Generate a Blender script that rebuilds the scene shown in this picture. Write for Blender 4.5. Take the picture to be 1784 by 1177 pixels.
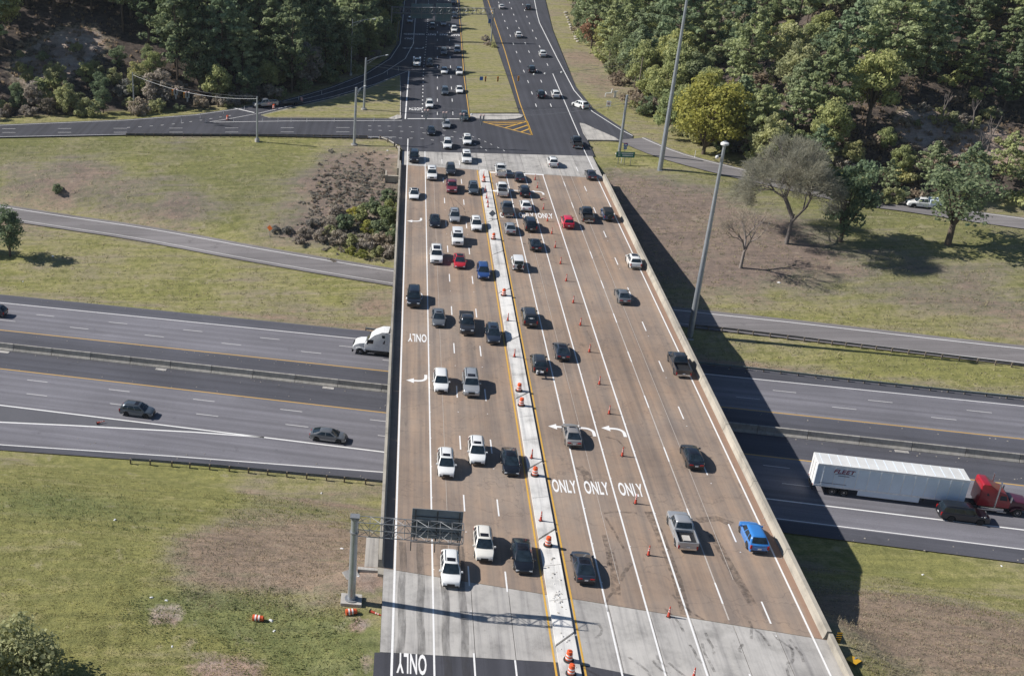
import bpy, bmesh, math, random
import numpy as np
from mathutils import Matrix, Vector
random.seed(7); rng = np.random.default_rng(7)
R = math.radians
scene = bpy.context.scene
for o in list(bpy.data.objects): bpy.data.objects.remove(o)

# ---------------------------------------------------------------- camera
FOC, CX, CY, HOR = 1965., 450., 588., -354.      # drone lens measured in photo pixels (1784 wide)
PITCH = math.atan((CY - HOR) / FOC)
CAMH = 72.9 * math.cos(PITCH)                    # metres above the bridge deck (deck z = 0)
cd = bpy.data.cameras.new('camera'); cam = bpy.data.objects.new('camera', cd)
scene.collection.objects.link(cam); scene.camera = cam
cam.location = (0, 0, CAMH); cam.rotation_euler = (math.pi/2 - PITCH, 0, 0)
cd.sensor_fit = 'HORIZONTAL'; cd.sensor_width = 36; cd.lens = FOC/1784*36
cd.shift_x = (892 - CX)/1784; cd.shift_y = 0.0
cd.clip_start = 1; cd.clip_end = 9000

# ---------------------------------------------------------------- sky, sun, exposure
HB = math.atan2((729 - CX)/FOC, 1/math.cos(PITCH))       # heading of the bridge
BD = (math.sin(HB), math.cos(HB)); BN = (math.cos(HB), -math.sin(HB))
ts = (-1.30*BN[0] + .15*BD[0], -1.30*BN[1] + .15*BD[1], 1.0)   # towards the sun, from the cone shadows
SUN = Vector(ts).normalized(); SEL = math.asin(SUN.z); SAZ = math.atan2(SUN.x, SUN.y)
world = bpy.data.worlds.new('World'); scene.world = world; world.use_nodes = True
wn = world.node_tree; wn.nodes.clear()
wo = wn.nodes.new('ShaderNodeOutputWorld'); wb = wn.nodes.new('ShaderNodeBackground'); wsk = wn.nodes.new('ShaderNodeTexSky')
wsk.sky_type = 'NISHITA'; wsk.sun_disc = False; wsk.sun_elevation = SEL; wsk.sun_rotation = SAZ % (2*math.pi)
wsk.air_density = 1.0; wsk.dust_density = 0.25; wsk.ozone_density = 3.0; wsk.altitude = 200
wb.inputs[1].default_value = 0.062
wn.links.new(wsk.outputs[0], wb.inputs[0]); wn.links.new(wb.outputs[0], wo.inputs[0])
sl = bpy.data.lights.new('sun', 'SUN'); sl.energy = 4.8; sl.angle = R(0.5); sl.color = (1.0, .955, .90)
so = bpy.data.objects.new('sun', sl); scene.collection.objects.link(so)
so.rotation_euler = (-SUN).to_track_quat('-Z', 'Y').to_euler(); so.location = (-80, 20, 120)
vs = scene.view_settings
vs.view_transform = 'Standard'; vs.look = 'None'; vs.exposure = 0.36; vs.gamma = 1.0; vs.use_curve_mapping = False
scene.cycles.use_denoising = True
scene.cycles.max_bounces = 7; scene.cycles.diffuse_bounces = 4; scene.cycles.glossy_bounces = 2
scene.cycles.transparent_max_bounces = 8; scene.cycles.transmission_bounces = 4
scene.cycles.caustics_reflective = False; scene.cycles.caustics_refractive = False

# ---------------------------------------------------------------- frames and measuring
cP, sP = math.cos(PITCH), math.sin(PITCH)
def P(x, y, z=0.):
    "photo pixel -> the real point at height z"
    u = (x - CX)/FOC; v = (y - CY)/FOC
    k = (CAMH - z)/(sP + v*cP)
    return Vector((u*k, (cP - v*sP)*k, z))
BM = Matrix.Rotation(-HB, 4, 'Z')                        # bridge frame: x across, y along (away from the camera)
HI = R(13.37)
IM = Matrix.Rotation(-HI, 4, 'Z')                        # interstate frame: x along (to the right), y across (away)
def B(x, y, z=0.):
    p = P(x, y, z); return Vector((p.x*BN[0] + p.y*BN[1], p.x*BD[0] + p.y*BD[1], z))
IDR = (math.cos(HI), -math.sin(HI)); INR = (math.sin(HI), math.cos(HI))
def I(x, y, z=-8.5):
    p = P(x, y, z); return Vector((p.x*IDR[0] + p.y*IDR[1], p.x*INR[0] + p.y*INR[1], z))
def bw(a, b, z=0.): return Vector((a*BN[0] + b*BD[0], a*BN[1] + b*BD[1], z))
def iw(s, t, z=0.): return Vector((s*IDR[0] + t*INR[0], s*IDR[1] + t*INR[1], z))

# ---------------------------------------------------------------- materials
MAT = {}
class NT:
    def __init__(s, name):
        s.m = bpy.data.materials.new(name); s.m.use_nodes = True
        s.t = s.m.node_tree; s.t.nodes.clear()
        s.out = s.n('ShaderNodeOutputMaterial'); s.b = s.n('ShaderNodeBsdfPrincipled')
        s.l(s.b.outputs[0], s.out.inputs[0]); MAT[name] = s.m
    def n(s, t, **k):
        nd = s.t.nodes.new(t)
        for a, v in k.items(): setattr(nd, a, v)
        return nd
    def l(s, a, b): s.t.links.new(a, b)
    def coord(s, kind='Object', scale=(1, 1, 1)):
        c = s.n('ShaderNodeTexCoord'); m = s.n('ShaderNodeMapping'); m.inputs['Scale'].default_value = scale
        s.l(c.outputs[kind], m.inputs[0]); return m.outputs[0]
    def noise(s, vec, scale, detail=4, rough=.6):
        n = s.n('ShaderNodeTexNoise'); n.inputs['Scale'].default_value = scale
        n.inputs['Detail'].default_value = detail; n.inputs['Roughness'].default_value = rough
        s.l(vec, n.inputs[0]); return n.outputs[0]
    def ramp(s, fac, stops):
        r = s.n('ShaderNodeValToRGB'); e = r.color_ramp.elements
        while len(e) < len(stops): e.new(.5)
        for q, (p, c) in zip(e, stops):
            q.position = p; q.color = (*c, 1) if len(c) == 3 else c
        s.l(fac, r.inputs[0]); return r.outputs[0]
    def gray(s, fac, a, b):
        r = s.n('ShaderNodeMapRange'); r.inputs[1].default_value = a; r.inputs[2].default_value = b
        r.clamp = True; s.l(fac, r.inputs[0]); return r.outputs[0]
    def mix(s, fac, a, b, mode='MIX'):
        m = s.n('ShaderNodeMix', data_type='RGBA', blend_type=mode)
        for i, v in ((0, fac), (6, a), (7, b)):
            if hasattr(v, 'node'): s.l(v, m.inputs[i])
            elif i == 0: m.inputs[0].default_value = v
            else: m.inputs[i].default_value = (*v, 1) if len(v) == 3 else v
        return m.outputs[2]
    def math(s, op, a, b=0.):
        m = s.n('ShaderNodeMath', operation=op)
        for i, v in ((0, a), (1, b)):
            if hasattr(v, 'node'): s.l(v, m.inputs[i])
            else: m.inputs[i].default_value = v
        return m.outputs[0]
    def sep(s, vec):
        x = s.n('ShaderNodeSeparateXYZ'); s.l(vec, x.inputs[0]); return x.outputs
    def col(s, c):
        if hasattr(c, 'node'): s.l(c, s.b.inputs['Base Color'])
        else: s.b.inputs['Base Color'].default_value = (*c, 1)
    def bump(s, h, strength=.5, dist=.1):
        b = s.n('ShaderNodeBump'); b.inputs['Strength'].default_value = strength; b.inputs['Distance'].default_value = dist
        s.l(h, b.inputs['Height']); s.l(b.outputs[0], s.b.inputs['Normal'])
    def set(s, **k):
        for a, v in k.items(): s.b.inputs[a.replace('_', ' ')].default_value = v
        return s

def simple(name, c, rough=.6, metal=0., var=.12, scale=3., coat=0.):
    "one colour with a little wear and unevenness"
    t = NT(name); v = t.coord()
    n = t.noise(v, scale, 4)
    t.col(t.mix(t.gray(n, .3, .7), tuple(x*(1-var) for x in c), tuple(min(1, x*(1+var)) for x in c)))
    t.set(Roughness=rough, Metallic=metal)
    if coat: t.b.inputs['Coat Weight'].default_value = coat; t.b.inputs['Coat Roughness'].default_value = .06
    return t.m

def asphalt(name, c, streak_axis=None, lane=0., rough=.85, streak=.16, offset=0.):
    t = NT(name); v = t.coord()
    fine = t.noise(t.coord(scale=(1, 1, 1)), 9., 6, .75)
    big = t.noise(v, .07, 4)
    k = t.mix(t.gray(big, .3, .7), tuple(x*.86 for x in c), tuple(x*1.14 for x in c))
    k = t.mix(t.gray(fine, .25, .75), (.72,)*3, (1.25,)*3) if False else t.mix(1., k, t.mix(t.gray(fine, .25, .75), (.78,)*3, (1.2,)*3), 'MULTIPLY')
    if streak_axis:
        sc = (1.1, .012, 1) if streak_axis == 'Y' else (.012, 1.1, 1)
        st = t.noise(t.coord(scale=sc), 1., 5, .55)
        k = t.mix(1., k, t.mix(t.gray(st, .32, .68), (1-streak,)*3, (1+streak,)*3), 'MULTIPLY')
        if lane:
            xyz = t.sep(v); ax = xyz[0] if streak_axis == 'Y' else xyz[1]
            w = t.math('SINE', t.math('MULTIPLY', t.math('ADD', ax, offset), 2*math.pi*2/lane))
            k = t.mix(1., k, t.mix(t.gray(w, -1, 1), (.93,)*3, (1.06,)*3), 'MULTIPLY')
        if lane:
            ws = t.n('ShaderNodeMath', operation='PINGPONG'); t.l(t.math('ADD', ax, offset+.3*lane), ws.inputs[0]); ws.inputs[1].default_value = lane/2
            wob = t.math('ADD', ws.outputs[0], t.math('MULTIPLY', t.noise(t.coord(scale=(.15, .15, 1)), 1., 4), .10))
            k = t.mix(t.math('MULTIPLY', t.math('SUBTRACT', 1., t.gray(wob, .05, .10)), .45), k, tuple(x*.45 for x in c))
        pt = t.n('ShaderNodeTexVoronoi'); pt.inputs['Scale'].default_value = 1.; t.l(t.coord(scale=(.035, .22, 1) if streak_axis == 'X' else (.22, .035, 1)), pt.inputs[0])
        k = t.mix(1., k, t.mix(t.sep(pt.outputs['Color'])[0], (.93,)*3, (1.07,)*3), 'MULTIPLY')
        cr = t.noise(t.coord(scale=(.35, .35, 1)), 1., 8, .7)
        k = t.mix(t.gray(cr, .60, .72), k, tuple(x*.72 for x in c))
    t.col(k); t.set(Roughness=rough); t.b.inputs['Specular IOR Level'].default_value = .25
    t.bump(fine, .25, .02)
    return t

asphalt('asphalt_interstate', (.172, .168, .186), 'X', 3.3, offset=.9)
asphalt('asphalt_shoulder', (.088, .089, .104), 'X')
asphalt('asphalt_ramp', (.20, .187, .187), 'X')
asphalt('asphalt_new', (.062, .063, .074), 'Y', 3.5, streak=.14)
asphalt('asphalt_cross', (.080, .079, .086))
asphalt('asphalt_gore', (.112, .112, .124))

def deck_material():
    t = NT('deck_concrete'); v = t.coord()
    c0 = t.ramp(t.noise(v, .055, 5, .6), [(.28, (.258, .196, .152)), (.5, (.308, .242, .193)), (.74, (.345, .284, .234))])
    st = t.noise(t.coord(scale=(.9, .020, 1)), 1., 6, .6)
    c0 = t.mix(1., c0, t.ramp(st, [(.30, (.72, .74, .77)), (.44, (.92, .93, .94)), (.56, (1.03, 1.02, 1.0)), (.72, (1.13, 1.08, 1.03))]), 'MULTIPLY')
    st2 = t.noise(t.coord(scale=(2.6, .03, 1)), 1., 5, .65)
    c0 = t.mix(1., c0, t.ramp(st2, [(.3, (.86, .87, .89)), (.6, (1.04, 1.02, 1.0))]), 'MULTIPLY')
    sp = t.noise(v, 1.3, 7, .75)
    c0 = t.mix(1., c0, t.ramp(sp, [(.25, (.86, .86, .88)), (.5, (1, 1, 1)), (.8, (1.09, 1.08, 1.06))]), 'MULTIPLY')
    bl = t.noise(t.coord(scale=(.22, .10, 1)), 1., 5, .6)
    c0 = t.mix(1., c0, t.ramp(bl, [(.32, (.84, .86, .90)), (.5, (1, 1, 1)), (.68, (1.10, 1.04, .98))]), 'MULTIPLY')
    xl = t.sep(v)[0]; wp = t.math('SINE', t.math('MULTIPLY', t.math('SUBTRACT', xl, 1.95), 2*math.pi*2/3.45)); c0 = t.mix(1., c0, t.mix(t.gray(wp, -1, 1), (1.05, 1.03, 1.01), (.92, .935, .955)), 'MULTIPLY')
    ck = t.n('ShaderNodeTexVoronoi', feature='DISTANCE_TO_EDGE'); ck.inputs['Scale'].default_value = 1.; wv = t.n('ShaderNodeVectorMath', operation='ADD'); nv_ = t.n('ShaderNodeTexNoise'); nv_.inputs['Scale'].default_value = .8; t.l(v, nv_.inputs[0]); t.l(t.coord(scale=(.09, .22, 1)), wv.inputs[0]); sv = t.n('ShaderNodeVectorMath', operation='SCALE'); sv.inputs['Scale'].default_value = .35; t.l(nv_.outputs['Color'], sv.inputs[0]); t.l(sv.outputs[0], wv.inputs[1]); t.l(wv.outputs[0], ck.inputs[0])
    c0 = t.mix(t.math('MULTIPLY', t.math('SUBTRACT', 1., t.gray(ck.outputs['Distance'], .003, .012)), .35), c0, (.13, .105, .09))
    dr = t.noise(v, 3.4, 2, .5); c0 = t.mix(t.math('MULTIPLY', t.gray(dr, .74, .80), .6), c0, (.09, .075, .068))
    oil = t.noise(t.coord(scale=(.9, .25, 1)), 1.1, 3, .5)
    c0 = t.mix(t.math('MULTIPLY', t.gray(oil, .66, .76), .45), c0, (.10, .085, .075))
    x = t.sep(v)[0]
    # rust-red silt swept against the right parapet
    nx = t.math('ADD', x, t.math('MULTIPLY', t.noise(t.coord(scale=(1, .12, 1)), 1.2, 4), .9))
    c0 = t.mix(t.math('MULTIPLY', t.gray(nx, 38.45, 38.75), .62), c0, (.31, .185, .125))
    t.col(c0); t.set(Roughness=.9); t.b.inputs['Specular IOR Level'].default_value = .2
    t.bump(sp, .2, .015)
deck_material()
def slab_material(name, base, dirt=.5):
    t = NT(name); v = t.coord(); 
    c0 = t.ramp(t.noise(v, .35, 6, .65), [(.28, tuple(x*.62 for x in base)), (.5, base), (.75, tuple(x*1.18 for x in base))])
    st = t.noise(t.coord(scale=(1.6, .05, 1)), 1., 6, .65)
    c0 = t.mix(1., c0, t.ramp(st, [(.25, (.55, .55, .57)), (.5, (.98, .98, .98)), (.8, (1.15, 1.14, 1.12))]), 'MULTIPLY')
    sp = t.noise(v, 2.2, 8, .8)
    c0 = t.mix(t.math('MULTIPLY', t.gray(sp, .58, .72), dirt), c0, (.08, .075, .07))
    oi = t.n('ShaderNodeObjectInfo')
    c0 = t.mix(1., c0, t.mix(oi.outputs['Random'], (.88, .87, .86), (1.08, 1.07, 1.05)), 'MULTIPLY')
    t.col(c0); t.set(Roughness=.9); t.bump(sp, .25, .02)
slab_material('approach_concrete', (.42, .405, .385), .6)
slab_material('median_concrete', (.68, .67, .645), .18)
slab_material('parapet_concrete', (.385, .355, .30), .55)
slab_material('barrier_concrete', (.36, .345, .315), .75)
slab_material('pad_concrete', (.44, .42, .39), .25)
def paint(name, c, wear=.5):
    t = NT(name); v = t.coord('Generated'); g = t.n('ShaderNodeNewGeometry')
    n = t.noise(g.outputs['Position'], 2.5, 6, .7)
    t.col(t.mix(t.math('MULTIPLY', t.gray(n, .52, .8), wear), c, tuple(x*.45 for x in c))); t.set(Roughness=.7)
paint('paint_white', (.80, .79, .77)); paint('paint_yellow', (.62, .36, .055)); paint('paint_faded', (.50, .45, .40), .9)
paint('paint_white_thin', (.60, .585, .57), .8)

def carpaint(name, c, metal=.0):
    t = NT(name); oi = t.n('ShaderNodeObjectInfo'); v = t.coord()
    d = t.noise(v, 1.4, 4)
    t.col(t.mix(t.math('MULTIPLY', t.gray(d, .5, .8), .12 if max(c) > .15 else .03), c, (.22, .19, .16)))
    t.set(Roughness=.30, Metallic=metal); t.b.inputs['Coat Weight'].default_value = 1.; t.b.inputs['Coat Roughness'].default_value = .04
PAINTS = dict(white=(.80, .80, .78), cream=(.76, .73, .66), black=(.008, .010, .015), silver=(.42, .43, .44), grey=(.17, .18, .19),
  darkgrey=(.040, .043, .050), maroon=(.19, .030, .045), red=(.46, .018, .028), brightred=(.62, .010, .045), blue=(.022, .062, .20), skyblue=(.035, .20, .55),
  tan=(.36, .335, .31), navy=(.022, .030, .048), teal=(.055, .085, .088), plum=(.050, .043, .055), bluegrey=(.085, .105, .125), burgundy=(.055, .012, .018), jeepblue=(.035, .075, .165))
for k, c in PAINTS.items(): carpaint('car_' + k, c, .35 if k in ('silver', 'grey', 'darkgrey', 'tan', 'bluegrey', 'teal', 'plum') else 0.)
def glassmat(name, c=(.010, .016, .022)):
    t = NT(name); v = t.coord(); n = t.noise(v, 1.8, 3)
    t.col(t.mix(t.gray(n, .35, .7), c, tuple(x*2.6 for x in c))); t.set(Roughness=.07); t.b.inputs['Specular IOR Level'].default_value = .55
glassmat('car_glass'); glassmat('sunroof_glass', (.008, .008, .01))
simple('rubber', (.022, .022, .023), .85); simple('rim', (.38, .38, .39), .35, .8); simple('rim_dark', (.06, .06, .065), .4, .5)
simple('plastic_black', (.020, .020, .022), .55); simple('lamp_clear', (.72, .74, .75), .12); simple('lamp_red', (.34, .012, .012), .18)
simple('plate', (.70, .71, .72), .5); simple('chrome', (.58, .59, .60), .18, .9); simple('galvanised', (.40, .43, .46), .42, .55, scale=1.)
simple('galvanised_dull', (.27, .28, .29), .55, .4); simple('steel_dark', (.085, .09, .095), .5, .4); simple('sign_back', (.20, .235, .265), .5, .1, .2, .8)
simple('sign_back_teal', (.12, .21, .24), .5, .2); simple('orange', (.72, .115, .035), .5); simple('orange_dull', (.52, .065, .035), .55)
simple('band_white', (.78, .76, .74), .45); simple('band_pink', (.68, .50, .46), .5); simple('black_base', (.03, .028, .028), .8)
simple('signal_yellow', (.62, .30, .025), .5); simple('signal_dark', (.03, .03, .032), .5); simple('sign_green', (.010, .17, .115), .45)
simple('sign_white', (.80, .80, .79), .5); simple('sign_blue', (.035, .14, .42), .5); simple('sign_orange', (.60, .14, .02), .5); simple('sign_red', (.5, .03, .03), .5)
simple('sign_yellow', (.72, .40, .02), .5); simple('wood_pole', (.20, .165, .13), .85, scale=1.); simple('trailer_white', (.76, .85, .94), .42, .0, .06, .5)
simple('trailer_roof', (.66, .66, .64), .5, .0, .12, .3); simple('trailer_rib', (.88, .90, .92), .4, .0); simple('fleet_red', (.28, .03, .08), .5)
simple('fleet_navy', (.04, .05, .11), .5); simple('truck_white', (.80, .80, .79), .3, coat=.5); simple('truck_red', (.33, .012, .022), .3, coat=.6)
simple('truck_maroon', (.085, .012, .03), .3, coat=.6); simple('bark', (.115, .088, .066), .95, scale=2.); simple('bark_grey', (.17, .15, .135), .95, scale=2.)
simple('twig', (.155, .135, .125), .95); simple('twig_light', (.235, .205, .185), .95); simple('red_clay', (.33, .15, .09), .95, 0, .25, 1.2)
simple('gravel', (.34, .31, .27), .95, 0, .3, 2.); simple('litter', (.72, .72, .72), .7); simple('tread_dark', (.045, .042, .04), .9); simple('rail_steel', (.30, .315, .315), .45, .5, .2, 1.); simple('rail_rust', (.21, .20, .19), .6, .3, .2, 1.)
simple('rail_green', (.22, .255, .24), .5, .4, .15, 1.); simple('joint_dark', (.055, .05, .048), .9); simple('girder', (.21, .20, .185), .8, scale=.6)
simple('stone', (.42, .385, .33), .95, 0, .3, .8); simple('skin', (.45, .28, .2), .6); simple('pvc_white', (.72, .72, .70), .5)

def leafmat(name, c1, c2, trans=.45):
    t = NT(name); oi = t.n('ShaderNodeObjectInfo'); g = t.n('ShaderNodeNewGeometry'); v = t.coord()
    k = t.mix(g.outputs['Random Per Island'], c1, c2)
    n = t.noise(v, .55, 3)
    k = t.mix(1., k, t.ramp(n, [(.3, (.72, .74, .76)), (.7, (1.25, 1.22, 1.1))]), 'MULTIPLY')
    k = t.mix(1., k, t.ramp(oi.outputs['Random'], [(0., (.74, .84, .88)), (.4, (1., 1., 1.)), (.8, (1.10, 1.10, 1.03)), (1., (1.22, 1.15, 1.0))]), 'MULTIPLY')
    t.col(k); t.set(Roughness=.75); t.b.inputs['Specular IOR Level'].default_value = .15
    tr = t.n('ShaderNodeBsdfTranslucent'); mx = t.n('ShaderNodeMixShader'); mx.inputs[0].default_value = trans
    t.l(k, tr.inputs[0]); t.l(t.b.outputs[0], mx.inputs[1]); t.l(tr.outputs[0], mx.inputs[2]); t.l(mx.outputs[0], t.out.inputs[0])
leafmat('leaf_pine', (0.245, 0.296, 0.175), (0.464, 0.523, 0.318)); leafmat('leaf_dark', (0.164, 0.215, 0.133), (0.336, 0.383, 0.218))
leafmat('leaf_green', (0.281, 0.320, 0.144), (0.499, 0.508, 0.250)); leafmat('leaf_olive', (0.307, 0.327, 0.180), (0.492, 0.495, 0.288))
leafmat('leaf_yellow', (.330, .325, .085), (.500, .470, .140)); leafmat('leaf_brown', (.215, .170, .140), (.34, .275, .225))
leafmat('leaf_russet', (.27, .155, .115), (.38, .25, .195)); leafmat('leaf_greygreen', (.25, .245, .21), (.40, .385, .335)); leafmat('leaf_brush', (.36, .305, .265), (.52, .45, .39), .5); leafmat('leaf_grey', (.30, .262, .238), (.45, .40, .36))
leafmat('grass_blade', (.26, .25, .12), (.42, .385, .20), .5); leafmat('grass_far', (.36, .335, .21), (.50, .46, .32), .55); leafmat('grass_dry', (.34, .28, .20), (.48, .41, .30), .5); leafmat('weed_green', (.17, .20, .095), (.28, .31, .15), .5)

# ---------------------------------------------------------------- object helpers
COL = scene.collection
class MB:
    "collects shapes; build() links them as one mesh object"
    def __init__(s): s.v = []; s.f = []
    def add(s, v, f):
        k = len(s.v); s.v += [tuple(p) for p in v]; s.f += [tuple(i + k for i in q) for q in f]; return s
    def box(s, x0, x1, y0, y1, z0, z1, top=1., topy=None):
        cx, cy = (x0+x1)/2, (y0+y1)/2; ty = top if topy is None else topy
        v = [(x, y, z0) for x, y in ((x0, y0), (x1, y0), (x1, y1), (x0, y1))]
        v += [(cx+(x-cx)*top, cy+(y-cy)*ty, z1) for x, y in ((x0, y0), (x1, y0), (x1, y1), (x0, y1))]
        return s.add(v, [(3, 2, 1, 0), (4, 5, 6, 7), (0, 1, 5, 4), (1, 2, 6, 5), (2, 3, 7, 6), (3, 0, 4, 7)])
    def tube(s, p0, p1, r0, r1=None, n=8, caps=True):
        p0, p1 = Vector(p0), Vector(p1); r1 = r0 if r1 is None else r1
        d = (p1-p0).normalized(); u = d.orthogonal().normalized(); w = d.cross(u)
        v = []
        for p, r in ((p0, r0), (p1, r1)):
            for i in range(n):
                a = 2*math.pi*i/n; v.append(p + (u*math.cos(a) + w*math.sin(a))*r)
        f = [(i, (i+1) % n, n+(i+1) % n, n+i) for i in range(n)]
        if caps: f += [tuple(range(n-1, -1, -1)), tuple(range(n, 2*n))]
        return s.add(v, f)
    def lathe(s, prof, n=14, c=(0, 0, 0), axis='Z'):
        v = []
        for r, z in prof:
            for i in range(n):
                a = 2*math.pi*i/n; p = (r*math.cos(a), r*math.sin(a), z)
                if axis == 'X': p = (p[2], p[0], p[1])
                if axis == 'Y': p = (p[0], p[2], p[1])
                v.append((p[0]+c[0], p[1]+c[1], p[2]+c[2]))
        f = [(j*n+i, j*n+(i+1) % n, (j+1)*n+(i+1) % n, (j+1)*n+i) for j in range(len(prof)-1) for i in range(n)]
        f += [tuple(range(n-1, -1, -1)), tuple(range((len(prof)-1)*n, len(prof)*n))]
        return s.add(v, f)
    def prism(s, prof, x0, x1):
        "profile in (y,z) carried across x"
        n = len(prof); v = [(x0, y, z) for y, z in prof] + [(x1, y, z) for y, z in prof]
        return s.add(v, [tuple(range(n)), tuple(range(2*n-1, n-1, -1))] + [(i, n+i, n+(i+1) % n, (i+1) % n) for i in range(n)])
    def mesh(s, name, smooth=None, bevel=0., seg=2, weld=0.):
        m = bpy.data.meshes.new(name); m.from_pydata(s.v, [], s.f)
        bm = bmesh.new(); bm.from_mesh(m)
        if weld: bmesh.ops.remove_doubles(bm, verts=bm.verts, dist=weld)
        bmesh.ops.recalc_face_normals(bm, faces=bm.faces)
        if bevel:
            ed = [e for e in bm.edges if len(e.link_faces) == 2 and e.calc_face_angle(0) > .35]
            bmesh.ops.bevel(bm, geom=ed, offset=bevel, segments=seg, affect='EDGES', profile=.6, clamp_overlap=True)
        bm.to_mesh(m); bm.free()
        if smooth is not None:
            m.polygons.foreach_set('use_smooth', [True]*len(m.polygons)); m.set_sharp_from_angle(angle=R(smooth))
        return m
    def build(s, name, mat, parent=None, mw=None, smooth=None, bevel=0., seg=2):
        return obj(name, s.mesh(name, smooth, bevel, seg), mat, parent, mw)
def obj(name, mesh, mat=None, parent=None, mw=None):
    if mat is not None and len(mesh.materials) == 0: mesh.materials.append(MAT[mat])
    o = bpy.data.objects.new(name, mesh); COL.objects.link(o)
    if parent is not None: o.parent = parent
    if mw is not None: o.matrix_local = mw
    return o
def tag(o, label, cat=None, group=None, kind=None):
    o['label'] = label
    if cat: o['category'] = cat
    if group: o['group'] = group
    if kind: o['kind'] = kind
    return o
def thing(name, label, cat, mw=None, group=None):
    o = bpy.data.objects.new(name, None); COL.objects.link(o); o.empty_display_size = .5
    if mw is not None: o.matrix_world = mw
    return tag(o, label, cat, group)
def at(p, rz=0.): return Matrix.Translation(Vector(p)) @ Matrix.Rotation(rz, 4, 'Z')
def flat(pts, z=None):
    "mesh of one flat outline, triangulated"
    bm = bmesh.new(); vs_ = [bm.verts.new((p[0], p[1], p[2] if z is None else z)) for p in pts]
    f = bm.faces.new(vs_); f.normal_update()
    if f.normal.z < 0: f.normal_flip()
    bmesh.ops.triangulate(bm, faces=[f]); m = bpy.data.meshes.new('sheet'); bm.to_mesh(m); bm.free(); return m
def slabmesh(pts, z0, z1):
    bm = bmesh.new(); vs_ = [bm.verts.new((p[0], p[1], z1)) for p in pts]; f = bm.faces.new(vs_); f.normal_update()
    if f.normal.z < 0: f.normal_flip()
    r = bmesh.ops.extrude_face_region(bm, geom=[f]); nv = [g for g in r['geom'] if isinstance(g, bmesh.types.BMVert)]
    for v in vs_: v.co.z = z0
    bmesh.ops.recalc_face_normals(bm, faces=bm.faces); bmesh.ops.triangulate(bm, faces=[q for q in bm.faces if len(q.verts) > 4])
    m = bpy.data.meshes.new('slab'); bm.to_mesh(m); bm.free(); return m
def smoothline(pts, step=3.):
    "Catmull-Rom through the points, resampled"
    p = [Vector(q) for q in pts]; p = [2*p[0]-p[1]] + p + [2*p[-1]-p[-2]]; out = []
    for i in range(1, len(p)-2):
        n = max(1, int((p[i+1]-p[i]).length/step))
        for k in range(n):
            t = k/n
            out.append(.5*((2*p[i]) + (p[i+1]-p[i-1])*t + (2*p[i-1]-5*p[i]+4*p[i+1]-p[i+2])*t*t + (3*p[i]-p[i-1]-3*p[i+1]+p[i+2])*t**3))
    out.append(p[-2]); return out
def side(pts, off):
    out = []
    for i, p in enumerate(pts):
        d = (pts[min(i+1, len(pts)-1)] - pts[max(i-1, 0)]); n = Vector((d.y, -d.x, 0)).normalized(); out.append(p + n*off)
    return out
def ribbon(pts, o0, o1, dz=0.):
    a, b = side(pts, o0), side(pts, o1); m = MB()
    v = [(p.x, p.y, p.z+dz) for p in a] + [(p.x, p.y, p.z+dz) for p in b]; n = len(a)
    m.add(v, [(i, n+i, n+i+1, i+1) for i in range(n-1)]); return m.mesh('ribbon')
UNIT = MB().add([(-.5, -.5, 0), (.5, -.5, 0), (.5, .5, 0), (-.5, .5, 0)], [(0, 1, 2, 3)]).mesh('paint_quad')
UM = {}
def quad(name, parent, c, w, l, rz=0., mat='paint_white', mw=Matrix()):
    "a painted rectangle w wide (x) and l long (y)"
    if mat not in UM: UM[mat] = UNIT.copy(); UM[mat].materials.append(MAT[mat])
    return obj(name, UM[mat], None, parent, mw @ Matrix.Translation(Vector(c)) @ Matrix.Rotation(rz, 4, 'Z') @ Matrix.Diagonal((w, l, 1, 1)))
def pline(name, parent, pts, w, mat, dz=.0):
    return obj(name, ribbon([Vector(p) for p in pts], -w/2, w/2, dz), mat, parent)
TXT = {}
def text_mesh(s, bold=.018):
    if (s, bold) not in TXT:
        c = bpy.data.curves.new('lettering', 'FONT'); c.body = s; c.align_x = 'CENTER'; c.align_y = 'CENTER'; c.offset = bold; c.space_character = 1.06; c.resolution_u = 3
        t = bpy.data.objects.new('lettering', c); COL.objects.link(t); dg = bpy.context.evaluated_depsgraph_get()
        m = bpy.data.meshes.new_from_object(t.evaluated_get(dg)); bpy.data.objects.remove(t)
        co = np.array([v.co[:] for v in m.vertices]); lo, hi = co.min(0), co.max(0)
        for v in m.vertices: v.co = ((v.co.x-(lo[0]+hi[0])/2)/(hi[0]-lo[0]), (v.co.y-(lo[1]+hi[1])/2)/(hi[1]-lo[1]), 0)
        m.materials.clear(); TXT[(s, bold)] = m
    return TXT[(s, bold)]
def lettering(name, s, parent, mw, w, h, mat, bold=.018, slant=0.):
    m = text_mesh(s, bold).copy()
    for v in m.vertices: v.co.x += slant*v.co.y
    m.materials.append(MAT[mat]); return obj(name, m, None, parent, mw @ Matrix.Diagonal((w, h, 1, 1)))

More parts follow.
